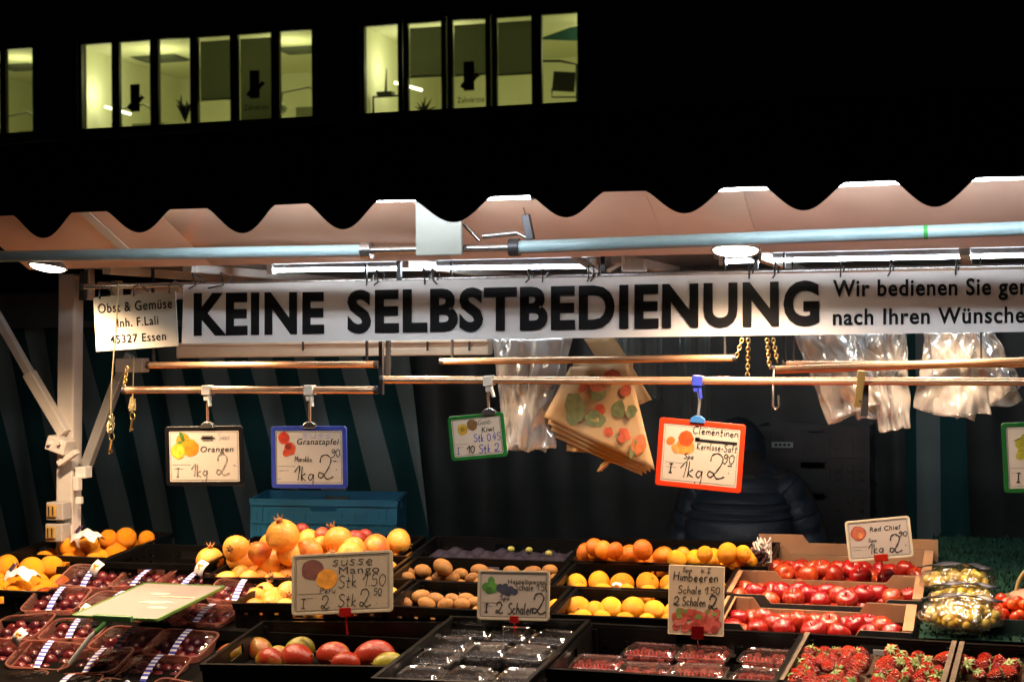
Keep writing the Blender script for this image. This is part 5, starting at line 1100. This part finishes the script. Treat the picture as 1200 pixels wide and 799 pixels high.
# ------------------------------------------------------------------ kiwis
kr = lambda: RZ(random.uniform(-.9, .9)) @ RX(random.uniform(-.2, .2)) @ RY(random.uniform(-.35, .35))
lk1, lk2 = 'kiwi in the front black tray, left of the Heidelbeeren card', 'kiwi in the middle black tray'
explicit('K2', kiwi, [(477, 671, 8), (495, 669, 10.5), (478, 676, 8), (514, 676, 8), (540, 672, 8.5), (562, 668, 10), (530, 677, 8), (553, 677, 8), (577, 674, 9), (600, 670, 9), (623, 671, 10), (644, 668, 9)], .05, lk2, 'kiwis in the middle tray', rot=kr)
put(kiwi, in_tray('K2', 519, 664, .085), 11.5*mpp(in_tray('K2', 519, 664, .085)), 'big brown kiwi lying on top in the middle tray', 'kiwis in the middle tray', kr())
fill('K2', kiwi, .024, .028, lk2, 'kiwis in the middle tray')
explicit('K1', kiwi, [(471, 700, 10), (493, 699, 10.5), (512, 702, 9.5), (530, 702, 9.5), (547, 702, 10), (474, 706, 9), (500, 707, 9.5), (522, 708, 9), (541, 708, 9.5), (557, 706, 9), (585, 706, 9), (610, 707, 9)], .048, lk1, 'kiwis in the front tray', rot=kr)
fill('K1', kiwi, .024, .028, lk1, 'kiwis in the front tray')
# purple lined tray
MK, wK, DK_, HK, oK = TR['K3']; pl = MB(); pl.grid(lambda u, v_: MK @ Vector((-wK/2+.01+(wK-.02)*u, -DK_/2+.01+(DK_-.02)*v_, .05+.010*math.sin(u*38)*math.sin(v_*17))), 60, 20)
solo(pl, 'purple_liner', mat('purple_paper', (.026, .019, .034), .6, col2=(.018, .014, .026), nscale=8), 'dimpled purple paper liner in the rearmost tray behind the kiwis', 'liner', thick=.0015)
for k, (px, py) in enumerate(((599, 639), (620, 640), (643, 644))):
    p = in_tray('K3', px, py+4, .062); b = MB(); b.sphere(.010, 10, 7, T(p) @ S3(1.3, .9, 1)); solo(b, 'yellow_plum', mat('yellow_fruit', (.42, .40, .08), .4), ['small yellow green fruit left of two others in the purple lined tray', 'small yellow green fruit between two others in the purple lined tray', 'small yellow green fruit at the right end of the purple lined tray'][k], 'fruit', 'yellow fruit in the purple lined tray')
# white tissue wrappers
def wrapper(P, r, label, m2=True):
    t = thing('tissue_wrapper', label, 'wrapper', T(P)); mb = MB(); sd = random.uniform(0, 9)
    mb.grid(lambda u, v_: (r*(u-.5)*2.2*(1-.3*abs(v_-.5)), r*(v_-.5)*1.6, r*(.62-1.0*((u-.5)**2+(v_-.5)**2)*1.6+.22*noise.noise(Vector((u*4+sd, v_*4, sd))))), 18, 18)
    mb.build('tissue', mat('white_tissue', (.85, .80, .78), .7, transl=.15, bump=.4, bscale=60), t, thick=.001)
    if m2:
        b = MB(); b.grid(lambda u, v_: (r*(-.75+.4*u), r*(-.5+.6*v_), r*(.42+.45*u+.12*math.sin(v_*9))), 6, 8); b.build('printed_mark', mat('navy_print', (.05, .02, .09), .6), t, thick=.001)
    return t
wrapper(in_tray('L1', 106, 637, .10)+Vector((0, -.02, .02)), .05, 'white tissue wrapper with navy print on the far left oranges')
wrapper(in_tray('L2', 30, 682, .08)+Vector((0, -.02, .02)), .05, 'white tissue wrapper with purple print in the left edge tray')
wrapper(in_tray('T2', 724, 685, .075)+Vector((0, -.01, .0)), .014, 'scrap of white tissue on a mandarin in the middle tray', False)
nt_ = MB(); p = in_tray('T3', 893, 648, .10)
for k in range(14): nt_.tube([p+Vector((random.uniform(-.03, .03), random.uniform(-.03, .02), random.uniform(-.03, .05))) for _ in range(5)], .0035, 6)
solo(nt_, 'net_bag_knot', mat('white_net', (.6, .55, .5), .5), 'crumpled white and dark net knot at the right end of the orange heap', 'net')
nt_ = MB()
for k in range(6): nt_.tube([p+Vector((random.uniform(-.03, .02), random.uniform(-.04, .0), random.uniform(-.04, .02))) for _ in range(4)], .006, 6)
solo(nt_, 'dark_ribbon', mat('dark_ribbon', (.04, .02, .03), .5), 'dark ribbon tangled under the white net knot', 'ribbon')
# ------------------------------------------------------------------ mangoes
MM, wM, DM, HM, _ = TR['M1']
fl = MB(); fl.box((0, 0, .012), (wM-.016, DM-.016, .006)); q = fl.build('crate_liner', mat('black_pad', (.014, .014, .016), .6), TR['M1'][4])
mr = lambda: RZ(random.uniform(-.5, .5)+random.choice((0, math.pi))) @ RX(random.uniform(-.3, .3)) @ RY(random.uniform(-.2, .2))
for px, py, rp, lab in ((272, 767, 14, 'yellow green mango at the left end of the mango crate'), (302, 762, 16, 'red green mango second from the left in the mango crate'), (351, 759, 13, 'green mango lying behind the red ones in the mango crate'), (347, 770, 16, 'dark red mango in the middle of the crate front'), (391, 767, 16, 'half green half red mango right of the middle'), (405, 775, 12, 'small red mango low at the crate front'), (438, 767, 18, 'big bright red mango at the right end of the mango crate'), (455, 776, 13, 'yellow mango at the right corner of the mango crate'), (315, 772, 14, 'red mango low in the left half of the mango crate'), (325, 768, 12, 'red mango half hidden left of the middle')):
    P = in_tray('M1', px, py, .075); put(mango, P, rp*mpp(P)*1.12, lab, 'mangoes in the deep black crate', mr())
for x in (-.2, -.1, 0, .1, .2):
    P = MM @ Vector((x, -DM/2+.07, .05)); put(mango, P, .034, 'mango mostly hidden behind the front wall of the mango crate', 'mangoes behind the crate front', mr())
# ------------------------------------------------------------------ clear boxes of berries
clam_m = clear('clear_box', (.97, .97, .97), .30, .06, .04, (.7, .68, .66), bump=.35, bscale=45, bdist=.006)
def clamshell():
    a, d, h = .058, .048, .038
    def shell(mb, z0, z1, a0, d0, a1, d1, r=.012):
        lo, hi = rrect(2*a0, 2*d0, r), rrect(2*a1, 2*d1, r); n = len(lo)
        mb.add([(x, y, z0) for x, y in lo]+[(x, y, z1) for x, y in hi], [(k, (k+1) % n, n+(k+1) % n, n+k) for k in range(n)])
        return lo, hi
    t = bpy.data.objects.new('berry_box', None); COL.objects.link(t); WM[t.name] = Matrix()
    b = MB(); lo, hi = shell(b, 0, h, a*.86, d*.86, a, d); b.add(*flat(lo, 0)); add_ring(b, rrect(2*a+.010, 2*d+.010, .014), rrect(2*a, 2*d, .012), h-.001, h+.001); b.build('base', clam_m, t)
    l = MB(); lo, hi = shell(l, h+.002, h+.016, a+.001, d+.001, a-.008, d-.008); hi2 = rrect(2*a-.03, 2*d-.03, .008); n = len(hi)
    l.add([(x, y, h+.016) for x, y in hi]+[(x, y, h+.012) for x, y in hi2], [(k, (k+1) % n, n+(k+1) % n, n+k) for k in range(n)]); l.add(*flat(hi2, h+.012))
    add_ring(l, rrect(2*a+.010, 2*d+.010, .014), rrect(2*a, 2*d, .012), h+.0015, h+.0035)
    for k in range(-5, 6):
        for s_ in (-1, 1): l.box((k*.0085, s_*(d-.004), h+.011), (.004, .006, .009))
    l.box((a+.008, 0, h+.002), (.012, .025, .003)); l.build('lid', clam_m, t); return t
box_p = clamshell()
blue_m = fruit_mat('blueberry_skin', (.012, .014, .03), (.035, .04, .07), .5, nscale=60, ncon=(.4, .6))
def berries():
    b = MB()
    for j in range(6):
        for i in range(7):
            for q in range(2): b.sphere(.0078, 8, 6, T(-.043+i*.0143+random.uniform(-.002, .002), -.034+j*.0136+random.uniform(-.002, .002), .012+q*.014+random.uniform(-.002, .003)))
    return b.build('blueberries', blue_m)
bl_p = berries(); tag(bl_p, 'blueberries', 'blueberries', kind='stuff')
BL = [(555, 737, 0, 'at the back left'), (598, 742, 4, 'at the back, second from the left'), (648, 746, -8, 'at the back right, under a bright reflection'), (529, 754, 0, 'in the second row at the left'), (571, 761, 5, 'in the middle of the second row'), (619, 764, -6, 'in the second row at the right'), (511, 769, 0, 'in the third row at the left'), (492, 789, 2, 'at the front left corner'), (550, 790, -4, 'at the front, second from the left'), (610, 792, 3, 'at the front right')]
MB1 = TR['B1'][0]
for k, (px, py, rz, lab) in enumerate(BL):
    P = in_tray('B1', px, py, .062); M = T(P) @ MB1.to_3x3().to_4x4() @ RZ(R(rz-4)) @ T(0, 0, -.045)
    place(box_p, M, 'clear box of blueberries '+lab, 'blueberry boxes')['category'] = 'berry box'
    place(bl_p, M @ T(0, 0, .0), 'blueberries inside the clear box '+lab, 'blueberries in boxes')
RB = [(700, 775, 0, 'at the left'), (757, 784, 2, 'second from the left, in the front'), (764, 761, -2, 'behind the Himbeeren card, left of its clip'), (824, 764, 0, 'directly right of the red clip'), (818, 785, 3, 'in front of the Himbeeren card, right of the middle'), (893, 790, -4, 'at the front right'), (900, 768, -2, 'at the back right corner')]
MR1 = TR['R1'][0]
for k, (px, py, rz, lab) in enumerate(RB):
    P = in_tray('R1', px, py, .05); M = T(P) @ MR1.to_3x3().to_4x4() @ RZ(R(rz)) @ S3(1.22, .95, .85) @ T(0, 0, -.045)
    place(box_p, M, 'clear box of raspberries '+lab+(' of the crate' if len(lab) < 25 else ''), 'raspberry boxes')['category'] = 'berry box'
    for j in range(4):
        for i in range(6):
            put(rasp, M @ Vector((-.045+i*.018+random.uniform(-.003, .003), -.033+j*.022+random.uniform(-.003, .003), .024+random.uniform(-.003, .006))), .0098*random.uniform(.9, 1.1), 'raspberry in the clear box '+lab, 'raspberries in the box '+lab)
# ------------------------------------------------------------------ strawberries
pun_m = clear('brown_punnet', (.5, .42, .38), .10, .2, .65, (.22, .13, .08))
def punnet_mesh(a, d, h, r=.02, taper=.86, lip=.006):
    mb = MB(); lo, mid, hi = rrect(2*a*taper, 2*d*taper, r), rrect(2*a*.97, 2*d*.97, r), rrect(2*a, 2*d, r); n = len(lo)
    mb.add([(x, y, 0) for x, y in lo]+[(x, y, h*.8) for x, y in mid]+[(x, y, h) for x, y in hi], [(q*n+k, q*n+(k+1) % n, (q+1)*n+(k+1) % n, (q+1)*n+k) for q in range(2) for k in range(n)]); mb.add(*flat(lo, 0.0))
    add_ring(mb, rrect(2*a+2*lip, 2*d+2*lip, r+lip), hi, h-.0015, h+.001); return mb
sp_p = punnet_mesh(.094, .085, .055).build('strawberry_punnet', pun_m)
spots = [('S1', -.10, .06, 'at the back left of the middle crate'), ('S1', .10, .06, 'at the back right of the middle crate'), ('S1', -.10, -.12, 'at the front left of the middle crate'), ('S1', .10, -.12, 'at the front right of the middle crate'), ('S2', -.13, .06, 'at the back left of the corner crate'), ('S2', .08, .06, 'at the back middle of the corner crate')]
for key, x, y, lab in spots:
    M, w, D, H, _ = TR[key]; M = M @ T(x, y, .012); place(sp_p, M, 'brown strawberry punnet '+lab, 'strawberry punnets')['category'] = 'punnet'
    for j in range(4):
        for i in range(5):
            if random.random() < .08: continue
            hh = .062+random.uniform(-.006, .010)
            put(straw, M @ Vector((-.066+i*.033+random.uniform(-.006, .006), -.062+j*.041+random.uniform(-.006, .006), hh)), .0215*random.uniform(.8, 1.15), 'strawberry in the punnet '+lab, 'strawberries in the punnet '+lab, RZ(random.uniform(0, 6.3)) @ RX(random.uniform(.3, 2.0)))
for key, nm in (('S1', 'middle'), ('S2', 'corner')):
    M, w, D, H, o = TR[key]; wd = mat('worn_edge', (.14, .10, .06), .8, col2=(.07, .05, .03), nscale=30)
    each('worn_rim', wd, o, [MB().box((s_*(w/2+.001), 0, H+.0095), (.013, D+.004, .004)) for s_ in (-1, 1)], world=False)
    l = MB(); l.box((-.0, D/2-.0075, H-.03), (.035, .003, .014)); l.build('label', wht, o)
# ------------------------------------------------------------------ plums in punnets
pp_m = clear('pink_punnet', (.92, .62, .55), .14, .15, .34, (.75, .36, .28)); film_m = clear('cling_film', (.97, .93, .93), .07, .06, .0, bump=.5, bscale=16, bdist=.01)
band_m = stripes('checked_band', (.62, .60, .62), (.035, .045, .34), 0, .021, .5, .45)
def plum_punnet():
    a, d, h = .090, .074, .060
    t = bpy.data.objects.new('plum_punnet', None); COL.objects.link(t); WM[t.name] = Matrix()
    punnet_mesh(a, d, h, .024, .84, .006).build('tray', pp_m, t)
    f = MB(); ol = rrect(2*a, 2*d, .022, 5); n = len(ol); rings = [(1, .0015), (.92, .003), (.7, .006), (.4, .008), (.12, .009)]
    f.add([(x*s_, y*s_, h+z) for s_, z in rings for x, y in ol], [(q*n+k, q*n+(k+1) % n, (q+1)*n+(k+1) % n, (q+1)*n+k) for q in range(4) for k in range(n)]+[tuple(range(4*n, 5*n))], None, True); f.build('film', film_m, t)
    b = MB(); N_ = 16
    def fn(u, v_):
        x = (u-.5)*2*d*1.06; r = abs(x)/(d*1.06); return (x, (v_-.5)*.020+.02*(u-.5), h+.0115-.008*r**2.2)
    b.grid(fn, N_, 1); o = b.build('band', band_m, t); o.matrix_local = RZ(R(90))
    return t
pun = plum_punnet()
tag_m = mat('white_tag', (.62, .60, .58), .5)
def sticker_tag(P, M3, label, rz):
    t = thing('paper_tag', label, 'tag', T(P) @ M3 @ RZ(rz)); b = MB(); b.grid(lambda u, v_: ((u-.5)*.034, (v_-.5)*.05, .012*math.sin(math.pi*v_)+.004*u), 4, 8); b.build('paper', tag_m, t, thick=.0008)
    c = MB()
    for k, (x, y) in enumerate(((-.006, .006), (.004, .008), (-.001, -.001))): c.sphere(1, 10, 5, T(x, y, .0135) @ S3(.006, .006, .001))
    c.build('picture', mat('red_print', (.5, .05, .02), .5, col2=(.6, .4, .03), nscale=90), t); c = MB()
    for k in range(5): c.box((-.013+k*.0065, -.017, .0075), (.0033, .008, .0012), RX(R(20)))
    c.build('checks', mat('blue_print', (.03, .05, .35), .5), t)
PN = Vector((0, -.30, 1)).normalized(); P0 = at(170, 720, 4.50)
plum_spots = [(106, 674, 20, 1, 'at the back left, beside the left edge tray'), (168, 675, 8, 1, 'at the back, behind the flat card'), (223, 679, 12, 1, 'at the back, right of the flat card'), (281, 691, 22, 1, 'at the back right end, beside the pomegranates'),
    (66, 701, 22, 1, 'in the second row at the left'), (135, 703, 14, 1, 'in the second row, touching the flat card'), (240, 718, 12, 1, 'at the right, under the right edge of the flat card'), (188, 712, 6, 0, 'directly under the flat card'),
    (22, 733, 18, 0, 'in the third row at the left edge'), (88, 735, 26, 1, 'in the third row, left of the stick'), (148, 747, 10, 1, 'in front of the flat card, right of its stick'), (212, 752, 12, 1, 'in the third row at the right end'),
    (-8, 764, 18, 0, 'cut by the left photo edge'), (52, 766, 24, 1, 'in the fourth row, second from the left'), (112, 773, 16, 1, 'in the fourth row, at the foot of the stick'), (178, 783, 14, 1, 'in the fourth row at the right end'),
    (10, 798, 22, 0, 'at the bottom left corner'), (74, 802, 18, 1, 'at the bottom, second from the left'), (140, 812, 12, 1, 'at the bottom, right of the middle'), (206, 816, 8, 0, 'at the bottom right end')]
for k, (px, py, rz, band, lab) in enumerate(plum_spots):
    p = on_plane(px, py, P0, PN); Mx = T(p) @ RX(math.atan(.30)) @ RZ(R(rz*.7-10)) @ RX(R(random.uniform(-6, 6))) @ RY(R(random.uniform(-6, 6))) @ T(0, 0, -.062)
    o = place(pun, Mx, 'pink plastic punnet of plums '+lab, 'plum punnets'); o['category'] = 'punnet'
    if not band:
        for c in list(o.children):
            if c.name.startswith('band'): bpy.data.objects.remove(c)
    for j in range(3):
        for i in range(4):
            put(plum, Mx @ Vector((-.057+i*.038+random.uniform(-.004, .004), -.045+j*.045+random.uniform(-.003, .003), .032+random.uniform(-.004, .006))), .0205*random.uniform(.92, 1.05), 'dark plum in the punnet '+lab, 'plums in the punnet '+lab)
M3 = RX(math.atan(.30)+R(25))
for px, py, rz, lab in ((118, 676, -.5, 'white tag with red print stuck up at the back plum punnets'), (105, 728, -.4, 'white tag with red print below the left corner of the flat card'), (28, 757, -.6, 'white tag with red print at the left edge plum punnets'), (240, 676, -.4, 'pale blue tag standing on the punnet right of the flat card')):
    p = on_plane(px, py, P0, PN); sticker_tag(p+Vector((0, -.02, .03)), M3 @ RX(R(30)), lab, rz)
# sloping board that carries the punnets
b = MB(); d_ = -.068
q = [Vector((xl, 3.98, 0)), Vector((at(318, 720, 4.5).x-.06, 3.98, 0)), Vector((at(318, 720, 4.5).x-.02, 4.72, 0)), Vector((xl, 4.72, 0))]
zz = lambda p: P0.z+.30*(p.y-P0.y)+d_
b.add([(p.x, p.y, zz(p)-.012) for p in q]+[(p.x, p.y, zz(p)) for p in q], [(0, 3, 2, 1), (4, 5, 6, 7), (0, 1, 5, 4), (1, 2, 6, 5), (2, 3, 7, 6), (3, 0, 4, 7)])
b.build('punnet_board', mat('black_board', (.004, .004, .004), .7, spec=0), ct, world=True)
# ------------------------------------------------------------------ grapes, tomatoes, turf at the right end
turf = MB(); A = at(1090, 745, 4.5); ty0, ty1 = 4.50, 5.75; tx0, tx1 = at(1078, 720, 4.6).x, at(1330, 700, 4.6).x+.5
def tz(y): return at(1150, 750, 4.5).z+.10*(y-4.5)
for k in range(5200):
    x, y = random.uniform(tx0, tx1), random.uniform(ty0, ty1); a = random.uniform(0, 6.3); h = random.uniform(.008, .018); dx, dy = math.cos(a)*.004, math.sin(a)*.004; lx, ly = random.uniform(-.008, .008), random.uniform(-.008, .008); z = tz(y)
    turf.add([(x-dx, y-dy, z), (x+dx, y+dy, z), (x+lx, y+ly, z+h)], [(0, 1, 2)])
turf.add([(tx0, ty0, tz(ty0)), (tx1, ty0, tz(ty0)), (tx1, ty1, tz(ty1)), (tx0, ty1, tz(ty1))], [(0, 1, 2, 3)])
turf.add([(tx0, ty0, tz(ty0)-.01), (tx1, ty0, tz(ty0)-.01), (tx1, ty1, tz(ty1)-.01), (tx0, ty1, tz(ty1)-.01)], [(3, 2, 1, 0)])
solo(turf, 'turf_mat', mat('green_turf', (.003, .022, .015), .8, spec=.2, col2=(.005, .034, .022), nscale=30), 'green artificial turf mat at the right end of the counter', 'turf mat')
grape_m = fruit_mat('grape_skin', (.70, .48, .06), (.58, .48, .10), .25, nscale=25, ncon=(.4, .6), spec=.5, sss=.3)
gbag_m = clear('grape_bag', (1, .98, .95), .16, .07, .02, (.9, .86, .8), bump=1.0, bscale=26, bdist=.02)
def grape_bag(px, py, w, d, h, label, rz, Y):
    P = at(px, py, Y); z = tz(Y)+.02; P.z = max(P.z, z); t = thing('grape_bag', label, 'grape bag', T(P) @ RZ(R(rz)) @ RX(math.atan(.10)), 'grape bags')
    sd = random.uniform(0, 9)
    f = lambda p, a: (math.copysign(abs(p[0])**.7, p[0])*w*(1+.15*noise.noise(Vector((p[0]*2+sd, p[1]*2, p[2]*2)))), p[1]*d*(1+.15*noise.noise(Vector((p[0]*2, p[1]*2+sd, p[2])))), h*.5+p[2]*h*.62*(1+.4*noise.noise(Vector((p[0]*3+sd, p[1]*3, 0)))))
    b = MB(); b.sphere(1, 30, 16, None, f); b.build('bag', gbag_m, t)
    k = MB(); k.grid(lambda u, v_: ((u-.5)*2*w*.95, -d*(.25-.25*v_)+d*.35+.004*math.sin(u*20), h*(.95-.5*abs(u-.5)**2*4*.5)+.02+.004*math.sin(u*13+v_*4)), 20, 4); k.build('printed_strip', mat('dark_print', (.02, .02, .03), .35, col2=(.03, .03, .045), nscale=30), t, thick=.001)
    g_ = bpy.data.objects.new('grape_bunch', None); COL.objects.link(g_); M = WM[t.name]; g_.matrix_basis = M; WM[g_.name] = M.copy(); tag(g_, 'yellow grapes inside the '+label.replace('clear bag of yellow grapes', 'bag'), 'grapes', 'grape bunches')
    v = MB()
    for q in range(110):
        while True:
            u = Vector((random.uniform(-1, 1), random.uniform(-1, 1), random.uniform(-1, 1)))
            if u.length < 1: break
        v.sphere(.0125*random.uniform(.85, 1.1), 9, 7, T(u.x*w*.84, u.y*d*.84, h*.48+u.z*h*.46) @ S3(1, 1, 1.08))
    v.build('berries', grape_m, g_); s = MB(); s.tube([(-w*.5, 0, h*.5), (0, .005, h*.62), (w*.5, 0, h*.5)], .003, 6); s.build('stalk', mat('grape_stalk', (.2, .2, .05), .7), g_)
grape_bag(1127, 742, .112, .085, .062, 'clear bag of yellow grapes nearest the front', -4, 4.56)
grape_bag(1130, 723, .10, .075, .05, 'clear bag of yellow grapes in the middle with a dark printed strip', 4, 4.74)
grape_bag(1122, 704, .105, .085, .058, 'clear bag of yellow grapes at the back', -6, 4.94)
# tomato punnet with card
tp, tw = crate_frame((1160, 722), (1262, 727), 4.58, .20, .05); t = thing('tomato_punnet', 'black punnet of small tomatoes at the right edge with a green picture card', 'punnet', tp)
punnet_mesh(tw/2, .10, .05, .015).build('tray', M_['blackp'], t)
TR['TP'] = (tp, tw, .2, .05, t); fill('TP', tomato, .0165, .05, 'small tomato in the punnet at the right edge', 'tomatoes in the punnet'); fill('TP', tomato, .0165, .028, 'small tomato in the punnet at the right edge', 'tomatoes in the punnet', ymin=9)
for i in range(12): put(tomato, tp @ Vector((-tw/2+.03+i*(tw-.06)/11, random.uniform(-.05, .03), .072)), .016, 'small tomato on top of the punnet at the right edge', 'top tomatoes in the punnet')
b = MB(); b.box((0, -.112, .018), (tw, .004, .075)); b.build('picture_card', mat('dark_card', (.03, .05, .045), .4), t)
b = MB(); b.box((.045, -.1145, .018), (tw*.52, .002, .055)); b.build('picture', mat('green_picture', (.06, .16, .08), .5, col2=(.2, .3, .36), nscale=14, ncon=(.45, .55)), t)
hb = thing('handle_basket', 'small brown basket with a thin upright handle at the right edge', 'basket', T(at(1212, 703, 4.9)))
c = at(1212, 700, 4.9); b = MB(); b.tube([c+Vector((-.05+.0*math.sin(a), 0, 0))+Vector((.05-.05*math.cos(a), 0, .085*math.sin(a))) for a in [i*math.pi/12 for i in range(13)]], .005, 8); b.build('handle', mat('cane', (.42, .30, .12), .6), hb, world=True)
b = MB(); b.lathe([(.06, -.06), (.075, -.01), (.085, .005), (.08, .006), (.07, -.01), (.055, -.055)], 20, T(c)); b.build('bowl', mat('wicker', (.36, .22, .10), .8, col2=(.2, .12, .05), nscale=40, bump=.5, bscale=120), hb, world=True)
b = MB(); b.sphere(1, 16, 8, T(c+Vector((0, 0, .005))) @ S3(.07, .07, .02)); solo(b, 'paper_bag', mat('pinkish_paper', (.5, .3, .2), .6, col2=(.42, .24, .15), nscale=14), 'crumpled pinkish paper in the small handle basket', 'paper')
